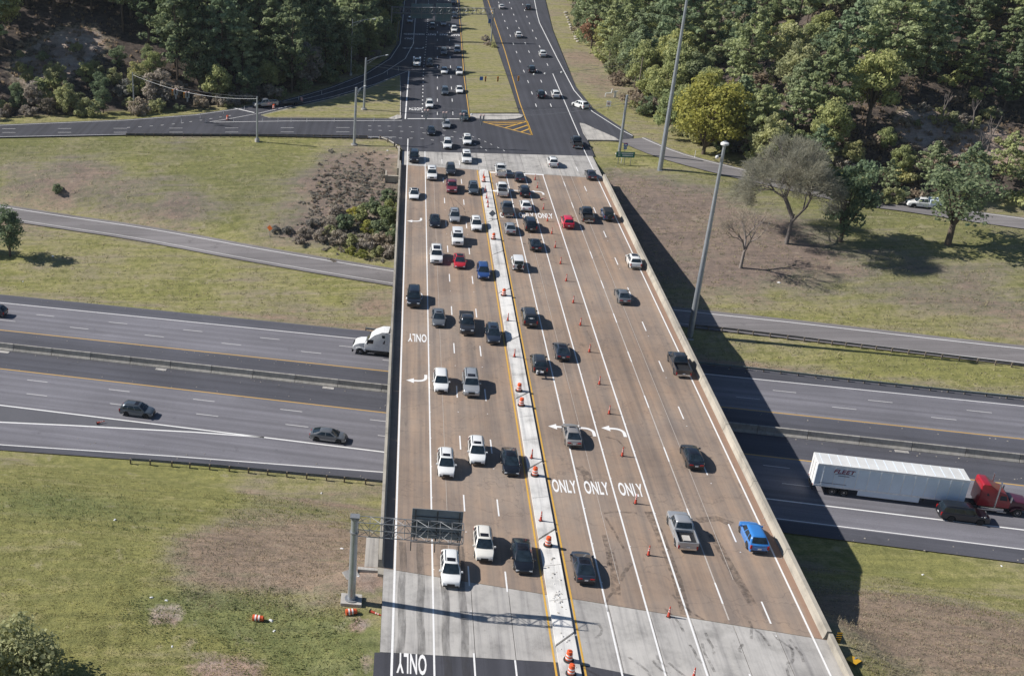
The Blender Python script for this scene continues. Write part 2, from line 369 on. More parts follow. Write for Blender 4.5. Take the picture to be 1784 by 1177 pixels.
# ---------------------------------------------------------------- terrain heights
ZI = -8.5
def axis(lo, hi, st, far):
    a = list(np.arange(lo, hi + .01, st)); g = st; x = hi; up = []; 
    while x < far: g *= 1.35; x += g; up.append(x)
    g = st; x = lo; dn = []
    while x > -far: g *= 1.35; x -= g; dn.append(x)
    return np.array(dn[::-1] + a + up)
GX, GY = axis(-150, 330, 1.5, 4200), axis(40, 500, 1.5, 5200)
gx, gy = np.meshgrid(GX, GY)
T_ = gx*INR[0] + gy*INR[1]; S_ = gx*IDR[0] + gy*IDR[1]
Z = np.interp(T_, [-50, 84, 88, 109, 113, 158, 163, 168, 180, 214, 236, 900], [-.9, -.9, -1.4, -8.2, -8.64, -8.64, -9.2, -8.2, -7.6, -1.5, -.5, -.5])
def vnoise(x, y, sc, seed):
    r = np.random.default_rng(seed).random((64, 64)); x = x/sc + 500; y = y/sc + 500; i = np.floor(x).astype(int); j = np.floor(y).astype(int)
    u = x-i; v = y-j; u = u*u*(3-2*u); v = v*v*(3-2*v); g = lambda a, b: r[a % 64, b % 64]
    return (g(i, j)*(1-u)+g(i+1, j)*u)*(1-v) + (g(i, j+1)*(1-u)+g(i+1, j+1)*u)*v
def segdist(pts):
    D = np.full(gx.shape, 1e9); W = np.zeros(gx.shape)
    for a, b in zip(pts[:-1], pts[1:]):
        dx, dy = b[0]-a[0], b[1]-a[1]; L = dx*dx+dy*dy + 1e-9
        t = np.clip(((gx-a[0])*dx + (gy-a[1])*dy)/L, 0, 1); d = np.hypot(gx-a[0]-t*dx, gy-a[1]-t*dy)
        k = d < D; D[k] = d[k]; W[k] = (a[2] + t*(b[2]-a[2]))[k]
    return D, W
def inside(poly):
    c = np.zeros(gx.shape, bool); n = len(poly)
    for i in range(n):
        x0, y0 = poly[i][:2]; x1, y1 = poly[(i+1) % n][:2]
        if y0 == y1: continue
        c ^= ((y0 > gy) != (y1 > gy)) & (gx < (x1-x0)*(gy-y0)/(y1-y0) + x0)
    return c
def sm(x): x = np.clip(x, 0, 1); return x*x*(3-2*x)
# wooded hills either side of the far roads
FL = [P(*q) for q in ((-700, 214), (0, 206), (219, 198), (340, 190), (415, 181), (489, 169), (573, 146), (632, 124), (672, 98), (690, 60), (692, 0), (690, -130))]
FL = [Vector((-900, FL[0].y, 0))] + FL + [Vector((FL[-1].x, 1500, 0)), Vector((-900, 1500, 0))]
FR = [P(*q) for q in ((965, -130), (985, 0), (1008, 70), (1062, 120), (1108, 190), (1180, 228), (1260, 268), (1330, 292), (1500, 326))] + [P(1784, 362, -3), P(2500, 440, -4), P(4500, 640, -4)]
FR = FR + [Vector((1500, FR[-1].y, 0)), Vector((1500, 1500, 0)), Vector((FR[0].x, 1500, 0))]
for poly, slope, top in ((FL, .42, 34.), (FR, .36, 34.)):
    ins = inside(poly); D, _ = segdist(poly + [poly[0]])
    h = np.minimum(top, np.maximum(0, D-5)*slope)*ins
    Z = Z + h + ins*np.minimum(1, D/15)*(vnoise(gx, gy, 14, 3)-.5)*3.
Z += (vnoise(gx, gy, 9, 1)-.5)*.35 + (vnoise(gx, gy, 3.2, 2)-.5)*.16
# roads cut into it
RAMP = smoothline([P(-900, 218, -7.5), P(-300, 318, -7.5), P(45, 375, -7.5), P(250, 406, -7.5), P(450, 442.5, -7.5), P(680, 481, -7.5), P(940, 520, -7.5), P(1190, 551.5, -7.5), P(1400, 574.5, -7.5), P(1784, 618.5, -7.5), P(2600, 705, -7.5)])
ONR = smoothline([P(985, 137, 0), P(1012, 176, 0), P(1040, 208, 0), P(1085, 234, 0), P(1150, 263, -.06), P(1211, 282, -.5), P(1300, 304, -1.2), P(1400, 327, -2.1), P(1497, 347, -2.9), P(1576, 358, -3.2), P(1716, 379, -3.7), P(1784, 388, -3.9), P(2600, 500, -4.5)])
ROADPX = [(-700, 261), (0, 239), (219, 234.5), (450, 236), (668, 240), (696, 252), (703, 264.5), (830, 266), (1036, 271.5), (1022, 240), (1040, 243), (1078, 246), (1100, 251), (1103, 235), (1084, 222), (1034, 189), (1003, 150), (986, 110), (962, 50), (950, 0), (938, -60), (930, -130),
          (700, -130), (698, 0), (697, 51), (691, 78), (674, 102), (632, 129), (573, 151.5), (527, 165), (489, 175), (415, 187.5), (340, 198.5), (219, 207.5), (0, 216.5), (-700, 239)]
ROAD = [P(x, y) for x, y in ROADPX]
NEAR = [bw(-.3, 85.5), bw(39.9, 84.6), bw(41, -120), bw(-1.6, -120)]
for poly, bl in ((ROAD, 9.), (NEAR, 5.)):
    D, _ = segdist(poly + [poly[0]]); D[inside(poly)] = 0; k = 1 - sm((D-.8)/bl); Z = Z*(1-k) - .26*k
for line, hw, bl in ((RAMP, 4.6, 7.), (ONR, 4.4, 9.)):
    D, W = segdist(line); k = 1 - sm((D-hw)/bl); Z = Z*(1-k) + (W-.16)*k
k = sm((T_-107.5)/4)*(1-sm((T_-157.2)/4)); Z = Z*(1-k) + (ZI-.14)*k
k = 1 - sm((np.hypot(gx-P(612, 1045, -.3).x, gy-P(612, 1045, -.3).y)-2)/4); Z = Z*(1-k) - .35*k
def hz(x, y):
    i = int(np.clip(np.searchsorted(GX, x)-1, 0, len(GX)-2)); j = int(np.clip(np.searchsorted(GY, y)-1, 0, len(GY)-2))
    u = (x-GX[i])/(GX[i+1]-GX[i]); v = (y-GY[j])/(GY[j+1]-GY[j])
    return float((Z[j, i]*(1-u)+Z[j, i+1]*u)*(1-v) + (Z[j+1, i]*(1-u)+Z[j+1, i+1]*u)*v)
def G(x, y):
    "photo pixel -> the point where that line of sight meets the ground"
    far = P(x, y, -12.); near = P(x, y, 40.); o = Vector((0, 0, CAMH)); a = near
    for i in range(1, 161):
        q = near + (far-near)*(i/160)
        if q.z <= hz(q.x, q.y):
            lo, hi = a, q
            for _ in range(14):
                m = (lo+hi)/2
                if m.z <= hz(m.x, m.y): hi = m
                else: lo = m
            return Vector((hi.x, hi.y, hz(hi.x, hi.y)))
        a = q
    return Vector((far.x, far.y, hz(far.x, far.y)))

# what grows where: dry straw, bare red soil, lush green (blobs read off the photograph)
dry = .30 + .55*(vnoise(gx, gy, 17, 5)-.5) + .4*(vnoise(gx, gy, 5, 6)-.5); soil = np.zeros(gx.shape); lush = .18*np.clip((vnoise(gx, gy, 12, 8)-.55)*3, 0, 1)
dry += .55*np.exp(-((T_-158.6)/1.3)**2) + .45*np.exp(-((T_-108.6)/1.2)**2)
def blob(arr, x, y, r, amt, asp=1.):
    c = G(x, y); e = np.hypot(gx-c.x, (gy-c.y)/asp)/r; np.add(arr, amt*np.exp(-e*e*1.2), out=arr)
for a in ((450, 950, 8, .75), (540, 990, 7, .75), (370, 985, 6, .6), (600, 950, 5, .5), (120, 330, 18, .30), (60, 300, 16, .35), (300, 345, 12, .15), (560, 330, 10, .55), (620, 300, 12, .75), (640, 270, 9, .6), (580, 390, 9, .5), (650, 350, 9, .6), (510, 395, 7, .4),
          (1120, 340, 12, 1.), (1180, 380, 12, 1.), (1240, 430, 11, .9), (1330, 460, 9, .5), (1290, 400, 10, .5), (1110, 420, 9, .6), (1500, 1080, 6, .6), (1600, 1110, 8, .8), (1700, 1100, 8, .75), (1780, 1130, 7, .8), (1640, 520, 14, .4), (1500, 470, 9, .2), (1400, 440, 9, .45), (1020, 100, 8, .5), (1060, 150, 8, .4),
          (600, 930, 4, .4), (660, 520, 6, .5), (640, 545, 5, .5), (290, 370, 9, .3), (850, 60, 6, .4), (870, 160, 5, .3), (560, 215, 7, .2)): blob(dry, *a)
for a in ((0, 870, 14, -.7), (200, 850, 12, -.6), (100, 1000, 9, -.45), (300, 860, 9, -.6), (200, 1050, 7, -.4), (300, 560, 14, -.3), (100, 545, 14, -.3), (1700, 660, 12, -.35), (1500, 640, 9, -.35), (1600, 980, 6, -.5), (1500, 960, 5, -.5), (1700, 1020, 5, -.4), (60, 250, 10, -.4), (200, 250, 12, -.35), (400, 280, 14, -.25)): blob(dry, *a)
for a in ((290, 1070, 2.4, .8), (625, 1085, 1.4, 1.), (640, 1000, 2.2, .8), (655, 985, 1.6, .8), (400, 1158, 2.6, .55), (345, 1168, 2.4, .5), (450, 1170, 2.2, .5), (330, 1120, 1.6, .5), (645, 1140, 1.2, .6), (640, 1165, 1.4, .5), (650, 1020, 1.5, .6), (683, 272, 2.0, .9), (1075, 296, 3, .5), (1650, 235, 9, .9), (1740, 255, 8, .8), (1600, 215, 6, .6), (100, 95, 12, .7), (60, 130, 9, .5), (150, 70, 9, .5)): blob(soil, *a)
for a in ((330, 1050, 4, .7), (420, 1080, 4, .7), (520, 1110, 5, .8), (620, 1130, 4, .9), (600, 1170, 5, .8), (130, 880, 7, .5), (50, 870, 8, .5), (270, 890, 6, .4), (560, 890, 4, .5), (450, 880, 5, .4), (260, 1060, 3, .5), (840, 190, 3, .35), (870, 180, 3, .3), (1560, 1000, 4, .5)): blob(lush, *a)
nv = gx.size; idx = np.arange(nv).reshape(gx.shape)
me = bpy.data.meshes.new('ground')
me.from_pydata(np.stack([gx.ravel(), gy.ravel(), Z.ravel()], 1).tolist(), [], np.stack([idx[:-1, :-1].ravel(), idx[:-1, 1:].ravel(), idx[1:, 1:].ravel(), idx[1:, :-1].ravel()], 1).tolist())
wood = np.zeros(gx.shape)
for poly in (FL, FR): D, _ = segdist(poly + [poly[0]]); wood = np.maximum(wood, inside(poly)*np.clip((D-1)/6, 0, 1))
DR, _ = segdist(RAMP); rough = sm((DR-6)/3)*sm((T_-180)/6)*(1-sm((T_-222)/10))*(.8+.6*(vnoise(gx, gy, 8, 21)-.5))
for nm, arr in (('dry', dry), ('soil', soil), ('lush', lush), ('wood', wood), ('rough', rough)):
    at_ = me.attributes.new(nm, 'FLOAT', 'POINT'); at_.data.foreach_set('value', np.clip(arr, 0, 1).ravel().astype(np.float32))
me.polygons.foreach_set('use_smooth', [True]*len(me.polygons))
def ground_material():
    t = NT('ground_grass'); g = t.n('ShaderNodeNewGeometry'); pos = g.outputs['Position']
    def att(n): a = t.n('ShaderNodeAttribute', attribute_name=n); return a.outputs['Fac']
    def mp(sc):
        m = t.n('ShaderNodeMapping'); m.inputs['Scale'].default_value = sc; t.l(pos, m.inputs[0]); return m.outputs[0]
    n1 = t.noise(pos, .16, 6, .65); n2 = t.noise(pos, .9, 6, .7); n3 = t.noise(mp((1, 1.7, 1)), 3.4, 5, .75)
    m = t.n('ShaderNodeMapping'); m.inputs['Rotation'].default_value = (0, 0, HI); m.inputs['Scale'].default_value = (.05, .55, 1); t.l(pos, m.inputs[0])
    mow = t.noise(m.outputs[0], 1., 5, .65)                                    # mowing swaths run along the interstate
    d = t.math('ADD', att('dry'), t.math('MULTIPLY', t.math('SUBTRACT', n1, .5), .9)); d = t.math('ADD', d, t.math('MULTIPLY', t.math('SUBTRACT', n2, .5), .9))
    d = t.math('ADD', d, t.math('MULTIPLY', t.math('SUBTRACT', mow, .5), 1.25))
    c = t.ramp(d, [(.02, (.245, .240, .090)), (.30, (.290, .268, .130)), (.56, (.275, .242, .160)), (.9, (.292, .222, .168))])
    l = t.math('ADD', att('lush'), t.math('MULTIPLY', t.math('SUBTRACT', n2, .5), .8)); c = t.mix(t.math('MULTIPLY', t.gray(l, .35, .75), .75), c, (.175, .200, .080))
    s = t.math('ADD', att('soil'), t.math('MULTIPLY', t.math('SUBTRACT', n2, .5), .7)); c = t.mix(t.gray(s, .38, .62), c, t.mix(t.gray(n1, .4, .6), (.33, .24, .19), (.40, .34, .295)))
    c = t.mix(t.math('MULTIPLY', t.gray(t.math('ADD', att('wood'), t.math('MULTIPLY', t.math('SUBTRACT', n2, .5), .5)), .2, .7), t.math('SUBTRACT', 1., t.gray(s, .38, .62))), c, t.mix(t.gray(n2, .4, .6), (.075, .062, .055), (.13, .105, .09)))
    c = t.mix(t.math('MULTIPLY', att('rough'), .9), c, t.mix(1., c, (.74, .77, .88), 'MULTIPLY'))            # tall unmown grass, greyer
    c = t.mix(1., c, t.ramp(n3, [(.25, (.66, .68, .66)), (.5, (1, 1, 1)), (.75, (1.3, 1.27, 1.22))]), 'MULTIPLY')
    c = t.mix(1., c, t.ramp(n2, [(.30, (.70, .72, .72)), (.5, (1, 1, 1)), (.70, (1.24, 1.20, 1.14))]), 'MULTIPLY')
    m2 = t.n('ShaderNodeMapping'); m2.inputs['Rotation'].default_value = (0, 0, HI); m2.inputs['Scale'].default_value = (.10, 1.5, 1); t.l(pos, m2.inputs[0])
    row_ = t.noise(m2.outputs[0], 1., 4, .6); c = t.mix(1., c, t.ramp(row_, [(.32, (.82, .83, .84)), (.5, (1, 1, 1)), (.68, (1.14, 1.12, 1.08))]), 'MULTIPLY')
    w = t.noise(pos, .45, 3); c = t.mix(t.math('MULTIPLY', t.gray(w, .63, .70), .35), c, (.36, .315, .24))     # pale seed heads
    t.col(c); t.set(Roughness=.95); t.b.inputs['Specular IOR Level'].default_value = .1
    h = t.math('ADD', n3, t.math('MULTIPLY', n2, .45)); t.bump(h, .75, .22)
ground_material()
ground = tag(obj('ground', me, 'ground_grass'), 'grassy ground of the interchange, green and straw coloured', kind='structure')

# ---------------------------------------------------------------- the interstate below
def istrip(name, outline, mat, z, parent=None, label=None):
    o = obj(name, flat([(s, t, z) for s, t in outline]), mat, parent, None if parent else IM)
    if label: tag(o, label, kind='structure')
    return o
LOW = [(-500, 95), (-140, 106.5), (-60, 111.4), (-40, 113.4), (-11, 115.3), (60, 115.3), (500, 115.3)]        # outer edge of the near shoulder
inter = istrip('interstate_road', LOW + [(500, 157), (-500, 157)], 'asphalt_interstate', ZI, None, 'grey interstate carriageways passing under the bridge')
istrip('shoulder', [(-500, 154.15), (500, 154.15), (500, 156.9), (-500, 156.9)], 'asphalt_shoulder', ZI+.006, inter)
istrip('shoulder', [(-500, 132.35), (500, 132.35), (500, 137.55), (-500, 137.55)], 'asphalt_shoulder', ZI+.006, inter)
istrip('shoulder', [(-500, 138.6), (500, 138.6), (500, 143.95), (-500, 143.95)], 'asphalt_shoulder', ZI+.006, inter)
def LLt(s): return float(np.interp(s, [-140, -60, -38, -12, 30, 500], [108.5, 112.6, 115.0, 117.4, 118.0, 118.0]))
edge_s = [-500, -140, -60, -40, -11, 60, 500]
istrip('shoulder', [(s, np.interp(s, [q[0] for q in LOW], [q[1] for q in LOW])+.05) for s in edge_s] + [(s, LLt(s)-.15) for s in reversed(edge_s)], 'asphalt_shoulder', ZI+.006, inter)
def iline(t0, w, mat, s0=-500, s1=500, t1=None, name='edge_line'):
    t1 = t0 if t1 is None else t1
    return obj(name, flat([(s0, t0-w/2, ZI+.014), (s1, t1-w/2, ZI+.014), (s1, t1+w/2, ZI+.014), (s0, t0+w/2, ZI+.014)]), mat, inter)
iline(153.85, .16, 'paint_white'); iline(144.2, .17, 'paint_yellow'); iline(132.1, .17, 'paint_yellow'); iline(122.05, .22, 'paint_white', 12, 78)
iline(122.4, .24, 'paint_white', -500, 12, 122.05)
g0 = [I(0, 734.5), I(120, 740), I(230, 746), I(340, 752), I(460, 761)]
gp = [Vector((-160, g0[0].y-5.6, ZI))] + g0
obj('gore_line', ribbon(gp, -.13, .13, .014), 'paint_white', inter)
istrip('gore', [(p.x, p.y+.15) for p in gp[:-1]] + [(gp[-1].x-4, 122.2), (-160, 122.2)], 'asphalt_gore', ZI+.007, inter)
llp = [Vector((s, LLt(s), ZI)) for s in [-140, -100, -60, -50, -38, -25, -12, 10, 30, 100, 400]]
obj('edge_line', ribbon(llp, -.08, .08, .014), 'paint_white', inter)
for px in ((79, 549), (138, 571), (65, 663), (64, 687)):
    a = I(*px)
    for k in range(-6, 16): 
        s = a.x + 12.19*k
        if -95 < s < 110: quad('lane_dash', inter, (s, a.y, ZI+.014), 3.05, .13, 0, 'paint_white_thin')
for k in range(5): quad('lane_dash', inter, (79.5 + 3.7*k, 121.9, ZI+.014), 1.3, .2, 0, 'paint_white')

# median barrier of cast segments, one thing
barrier = thing('median_barrier', 'long stained concrete barrier between the interstate carriageways', 'barrier', IM)
bp = [(-.42, 0), (-.42, .09), (-.20, .38), (-.13, 1.08), (.13, 1.08), (.20, .38), (.42, .09), (.42, 0)]
bmesh_ = MB().prism(bp, -3.02, 3.02).mesh('barrier_segment', bevel=.02, seg=1)
for k in range(-16, 19):
    s = k*6.1
    obj('barrier_segment', bmesh_, 'barrier_concrete', barrier, Matrix.Translation((s, 138.05, ZI)))
for k in range(-4, 5): MB().box(k*24.4+1, k*24.4+2.6, 136.9, 137.5, ZI+.008, ZI+.05).build('drain_inlet', 'approach_concrete', barrier)

# guardrails
def guardrail(label, pts, z=None, mat='rail_steel', back=False, lay=1.905, group='guardrails'):
    pts = smoothline(pts, 1.905); t = thing('guardrail', label, 'guardrail', at((0, 0, 0)), group)
    m = MB(); prof = [(-.02, .42), (.05, .47), (.05, .53), (-.02, .58), (.05, .63), (.05, .69), (-.02, .74)]
    n = len(prof); cols = []
    for i, p in enumerate(pts):
        d = pts[min(i+1, len(pts)-1)]-pts[max(i-1, 0)]; nn = Vector((d.y, -d.x, 0)).normalized()*(-1 if back else 1)
        cols.append([p + nn*a + Vector((0, 0, b)) for a, b in prof])
    v = [q for c in cols for q in c]
    m.add(v, [(i*n+j, (i+1)*n+j, (i+1)*n+j+1, i*n+j+1) for i in range(len(pts)-1) for j in range(n-1)])
    m.add([q + Vector((0, 0, -.012)) for q in v], [(i*n+j+1, (i+1)*n+j+1, (i+1)*n+j, i*n+j) for i in range(len(pts)-1) for j in range(n-1)])
    m.build('rail', mat, t)
    pm = MB().box(-.075, .075, -.1, .1, -.25, .76).mesh('post'); pm.materials.append(MAT['wood_pole'])
    for i, p in enumerate(pts):
        d = pts[min(i+1, len(pts)-1)]-pts[max(i-1, 0)]; nn = Vector((d.y, -d.x, 0)).normalized()*(1 if back else -1)
        obj('post', pm, None, t, Matrix.Translation(p + nn*.14) @ Matrix.Rotation(math.atan2(d.y, d.x), 4, 'Z'))
    return t
def on(p, dz=0.): return Vector((p.x, p.y, hz(p.x, p.y)+dz))
guardrail('guardrail along the near shoulder left of the bridge', [on(G(x, y)) for x, y in ((228, 806), (300, 811), (400, 819), (500, 829), (600, 838), (668, 845), (720, 850))], back=True)
guardrail('guardrail between the ramp and the grass right of the bridge', [on(G(x, y)) for x, y in ((1210, 572), (1285, 580), (1400, 594), (1500, 606), (1640, 623), (1784, 641), (1830, 647))], mat='rail_rust', back=True)
guardrail('greenish guardrail along the far interstate shoulder right of the bridge', [on(G(x, y)) for x, y in ((1215, 637), (1330, 649), (1450, 663), (1560, 675), (1680, 688), (1784, 699), (1840, 705))], mat='rail_green')
guardrail('short guardrail end behind the white truck tractor', [on(G(x, y)) for x, y in ((637, 577), (660, 580), (690, 583), (760, 590))], mat='rail_steel')
guardrail('long guardrail edging the cross street above the left slope', [on(P(x, y, -.1)) for x, y in ((220, 236.5), (320, 237), (450, 237.8), (560, 239), (640, 240.5))], mat='rail_rust', back=True)
g5 = guardrail('pale curved guardrail end at the far left bridge corner', [on(P(x, y, -.1)) for x, y in ((663, 241), (676, 246), (688, 253), (695, 262))], mat='pad_concrete', back=True)

# ramp roads
def road_strip(name, line, hw, mat, label, lw=.15, l0=None, l1=None, m0='paint_white', m1='paint_white'):
    o = tag(obj(name, ribbon(line, -hw, hw, .004), mat), label, kind='structure')
    for off, m in ((l0, m0), (l1, m1)):
        if off is not None: obj('edge_line', ribbon(line, off-lw/2, off+lw/2, .012), m, o)
    return o
road_strip('ramp_road', RAMP, 3.75, 'asphalt_ramp', 'grey single lane ramp passing under the far end of the bridge', .18, 2.65, -2.5, 'paint_white_thin', 'paint_white')
onr = road_strip('slip_road', [p for p in ONR if p.y < P(1085, 236).y and p.x > 70], 3.5, 'asphalt_ramp', 'slip road curving away to the right below the woods', .2, None, -2.7)
# ---------------------------------------------------------------- streets at deck level
def bpoly(pxs, z): return [(*B(x, y, z)[:2], z) for x, y in pxs]
street = tag(obj('street', flat(bpoly(ROADPX, 0.)), 'asphalt_new', None, BM), 'dark asphalt junction and divided road beyond the bridge', kind='structure')
def island(name, label, pxs, mat, z1=.14, curb='pad_concrete'):
    o = tag(obj(name, slabmesh(bpoly(pxs, 0.), -.1, z1), mat, None, BM), label, kind='structure')
    a_ = o.data.attributes.new('dry', 'FLOAT', 'POINT'); a_.data.foreach_set('value', [.30]*len(o.data.vertices))
    if curb:
        pts = [Vector(p) for p in bpoly(pxs + [pxs[0]], z1+.01)]; obj('kerb', ribbon(pts, -.12, .12), curb, o)
    return o
isl1 = island('grass_island', 'triangular grass island between the slip lane and the cross street', [(470, 205), (455, 200.5), (510, 187), (578, 172), (640, 154), (697, 131), (698, 160), (697.5, 200), (685, 206), (600, 205.5)], 'ground_grass')
isl2 = island('grass_median', 'grass strip between the two far roads', [(819, 197), (812, 140), (806.5, 80), (802.5, 20), (800, -20), (794, -130), (822, -130), (836, -20), (843, 10), (868, 90), (889, 150), (904, 196.5)], 'ground_grass', .10, None)
isl3 = island('median_nose', 'pale concrete nose at the end of the grass strip', [(819, 199), (904, 199), (912, 201.5), (908, 205), (898, 207.5), (880, 209), (850, 208.8), (820, 205)], 'pad_concrete', .15, None)
isl4 = island('concrete_island', 'pale concrete gore island beside the slip road', [(1010, 214.5), (1018, 216), (1040, 226), (1072, 240), (1078, 245), (1050, 244.5), (1024, 244), (1016, 232)], 'pad_concrete', .13, None)
island('sidewalk_corner', 'small concrete corner at the tip of the grass island', [(676, 207), (692, 200.5), (699, 201.5), (699, 206.5), (688, 208.5)], 'pad_concrete', .16, None)

def sl(pxs, w=.14, mat='paint_white', name='edge_line', dz=.012):
    return obj(name, ribbon([Vector(p) for p in bpoly(pxs, 0.)], -w/2, w/2, dz), mat, street)
sl([(706, 207), (709.5, 160), (712.5, 124)], .28, name='edge_line'); sl([(712.5, 122.5), (655, 146), (578, 168.5), (515, 182), (451, 197), (400, 206.5), (365, 212)], .16)
sl([(700, 51), (697, 76), (680, 102), (637, 129), (578, 152), (532, 166), (494, 176), (415, 189.5), (340, 200), (219, 209), (0, 218), (-200, 224)], .17)
sl([(706, -100), (705, 0), (700, 51)], .17)
sl([(728, -100), (724, 24), (720, 76), (706, 102), (668, 127), (617, 148), (563, 164), (515, 176)], .17, name='lane_line')
sl([(818, 205), (808, 130), (803, 60), (799, 17), (797, 0), (790, -100)], .18, 'paint_yellow')
sl([(926, 235), (906, 180), (880, 90), (850, 0), (822, -100)], .2, 'paint_yellow')
sl([(1011, 240), (1000, 215), (968, 140), (963, 128)], .17, name='lane_line')
sl([(922, -60), (931, 0), (936, 26), (940, 40), (970, 100), (1000, 157), (1032, 194), (1084, 227), (1102, 236)], .2)
sl([(372, 212.5), (500, 210.5), (600, 210), (700, 209.5)], .2); sl([(-100, 240.5), (0, 238), (219, 233.5), (450, 235), (690, 238.5)], .14)
sl([(710, 206.5), (760, 206.5), (806, 207)], .42, name='stop_line')
sl([(408, 188), (443, 196)], .4, name='stop_line')
def dashes(pts_px, n0, n1, l, w, gap, name='lane_dash', mat='paint_white', z=.012, dz=0):
    p = smoothline([Vector(q) for q in bpoly(pts_px, 0.)], .5); d = 0.; nxt = 0.
    for a, b in zip(p[:-1], p[1:]):
        d += (b-a).length
        if d >= nxt:
            v = b-a; quad(name, street, (b.x, b.y, z), w, l, math.atan2(v.y, v.x)-math.pi/2, mat); nxt = d + gap
dashes([(762, 198), (762, 120), (762, 60), (763, -60)], 0, 0, 3.05, .16, 12.19); dashes([(789, 198), (785, 120), (783, 60), (780, -60)], 0, 0, 3.05, .16, 12.19)
dashes([(735.5, 203), (738, 120), (742, 80), (746, 20), (749, -60)], 0, 0, .9, .26, 3.6)
dashes([(934, 184), (920, 142), (908, 112), (889, 62), (873, 18), (862, -20), (846, -80)], 0, 0, 3.05, .17, 12.19)
dashes([(960, 184), (944, 144), (925, 98), (910, 63), (893, 20), (876, -30), (860, -80)], 0, 0, 3.05, .17, 12.19)
dashes([(954, 113), (938, 76), (923, 42), (912, 12), (900, -30)], 0, 0, 3.05, .17, 12.19)
for row in (((0, 224), (700, 221.5)), ((0, 230.5), (700, 229.3))):
    for x in range(0, 660, 97): 
        f = lambda q: row[0][1] + (row[1][1]-row[0][1])*q/700
        sl([(x+4, f(x)-(3 if x < 200 else 1)*0), (x+27, f(x+23))], .13, name='lane_dash')
for row in ([(640, 219), (700, 220), (735, 222.5), (770, 226), (800, 231), (830, 240), (862, 254), (878, 262)], [(640, 226), (700, 228.5), (735, 231), (780, 236.5), (815, 245), (840, 257), (852, 265)], [(640, 240), (722, 240.5), (745, 242.5), (770, 247), (795, 254)], [(220, 222), (290, 217), (350, 209), (400, 201)]):
    dashes(row, 0, 0, .7, .16, 2.1, 'guide_dash')
# yellow hatched triangle at the end of the grass strip
hp = [(841, 212), (918, 210.5), (927, 235)]
sl([hp[0], hp[1]], .26, 'paint_yellow', 'hatch_line'); sl([hp[0], hp[2]], .3, 'paint_yellow', 'hatch_line'); sl([hp[1], hp[2]], .3, 'paint_yellow', 'hatch_line')
for a, b in (((862, 217.5), (900, 216)), ((879, 222.5), (917, 211.5)), ((893, 226.5), (919.5, 217.5)), ((907, 230), (922, 224)), ((851, 214.5), (912, 212.8))): sl([a, b], .42, 'paint_yellow', 'hatch_line', .013)

# ---------------------------------------------------------------- bridge
bridge = thing('bridge', 'wide brown concrete highway bridge crowded with traffic', 'bridge', BM)
def nb(a): return 87.75 - .137*a            # near joint
def fb(a): return 218.4 - .108*a            # far joint
deck = obj('deck', slabmesh([(.24, nb(.24)), (39.28, nb(39.28)), (39.28, fb(39.28)), (.24, fb(.24))], -.28, 0.), 'deck_concrete', bridge)
def parapet(a0, a1, h, inner):
    t = MB(); n = 20; segs = 11
    for k in range(segs):
        u0, u1 = k/segs, (k+1)/segs
        b0, b1 = nb(a0)+(fb(a0)-nb(a0))*u0+.03, nb(a0)+(fb(a0)-nb(a0))*u1-.03
        pr = [(a0, -.02), (a1, -.02), (a1, h), (a0, h)]
        if inner > 0: pr = [(a0-.12, .012), (a0-.09, .09), (a0, .32), (a0+.08, h), (a1, h), (a1, -.3), (a0, -.3)]
        else: pr = [(a1+.14, .012), (a1+.10, .09), (a1, .32), (a1-.08, h), (a0, h), (a0, -.3), (a1, -.3)]
        v = [(x, b0, z) for x, z in pr] + [(x, b1, z) for x, z in pr]; m = len(pr)
        MB().add(v, [tuple(range(m)), tuple(range(2*m-1, m-1, -1))] + [(i, (i+1) % m, m+(i+1) % m, m+i) for i in range(m)]).build('parapet', 'parapet_concrete', bridge)
parapet(.22, .60, .86, -1); parapet(38.86, 39.32, .86, 1)
gm = MB()
for k in range(12):
    a = 1.4 + k*3.36; MB().box(a-.3, a+.3, nb(a)+.8, fb(a)-.8, -1.75, -1.5).box(a-.09, a+.09, nb(a)+.8, fb(a)-.8, -1.5, -.45).box(a-.35, a+.35, nb(a)+.8, fb(a)-.8, -.45, -.285).build('girder', 'girder', bridge)
for tt in (116.4, 138.05, 159.5, 187):
    if tt == 138.05: base = -8.6
    else: base = None
    for a in np.arange(2.7, 38.6, 5.0):
        b = (tt - .1058*a)/.9944; w = bw(a, b); z0 = hz(w.x, w.y)-.5
        if tt == 138.05 or tt in (116.4,): z0 = ZI-.4
        MB().tube((a, b, z0), (a, b, -2.7), .5, n=12).build('pier_column', 'girder', bridge, smooth=40)
    a0, a1 = 1.2, 38.6; v = []
    MB().add([(a0, (tt-.1058*a0)/.9944-.6, -2.75), (a1, (tt-.1058*a1)/.9944-.6, -2.75), (a1, (tt-.1058*a1)/.9944+.6, -2.75), (a0, (tt-.1058*a0)/.9944+.6, -2.75),
              (a0, (tt-.1058*a0)/.9944-.6, -1.76), (a1, (tt-.1058*a1)/.9944-.6, -1.76), (a1, (tt-.1058*a1)/.9944+.6, -1.76), (a0, (tt-.1058*a0)/.9944+.6, -1.76)],
             [(3, 2, 1, 0), (4, 5, 6, 7), (0, 1, 5, 4), (1, 2, 6, 5), (2, 3, 7, 6), (3, 0, 4, 7)]).build('pier_cap', 'girder', bridge)
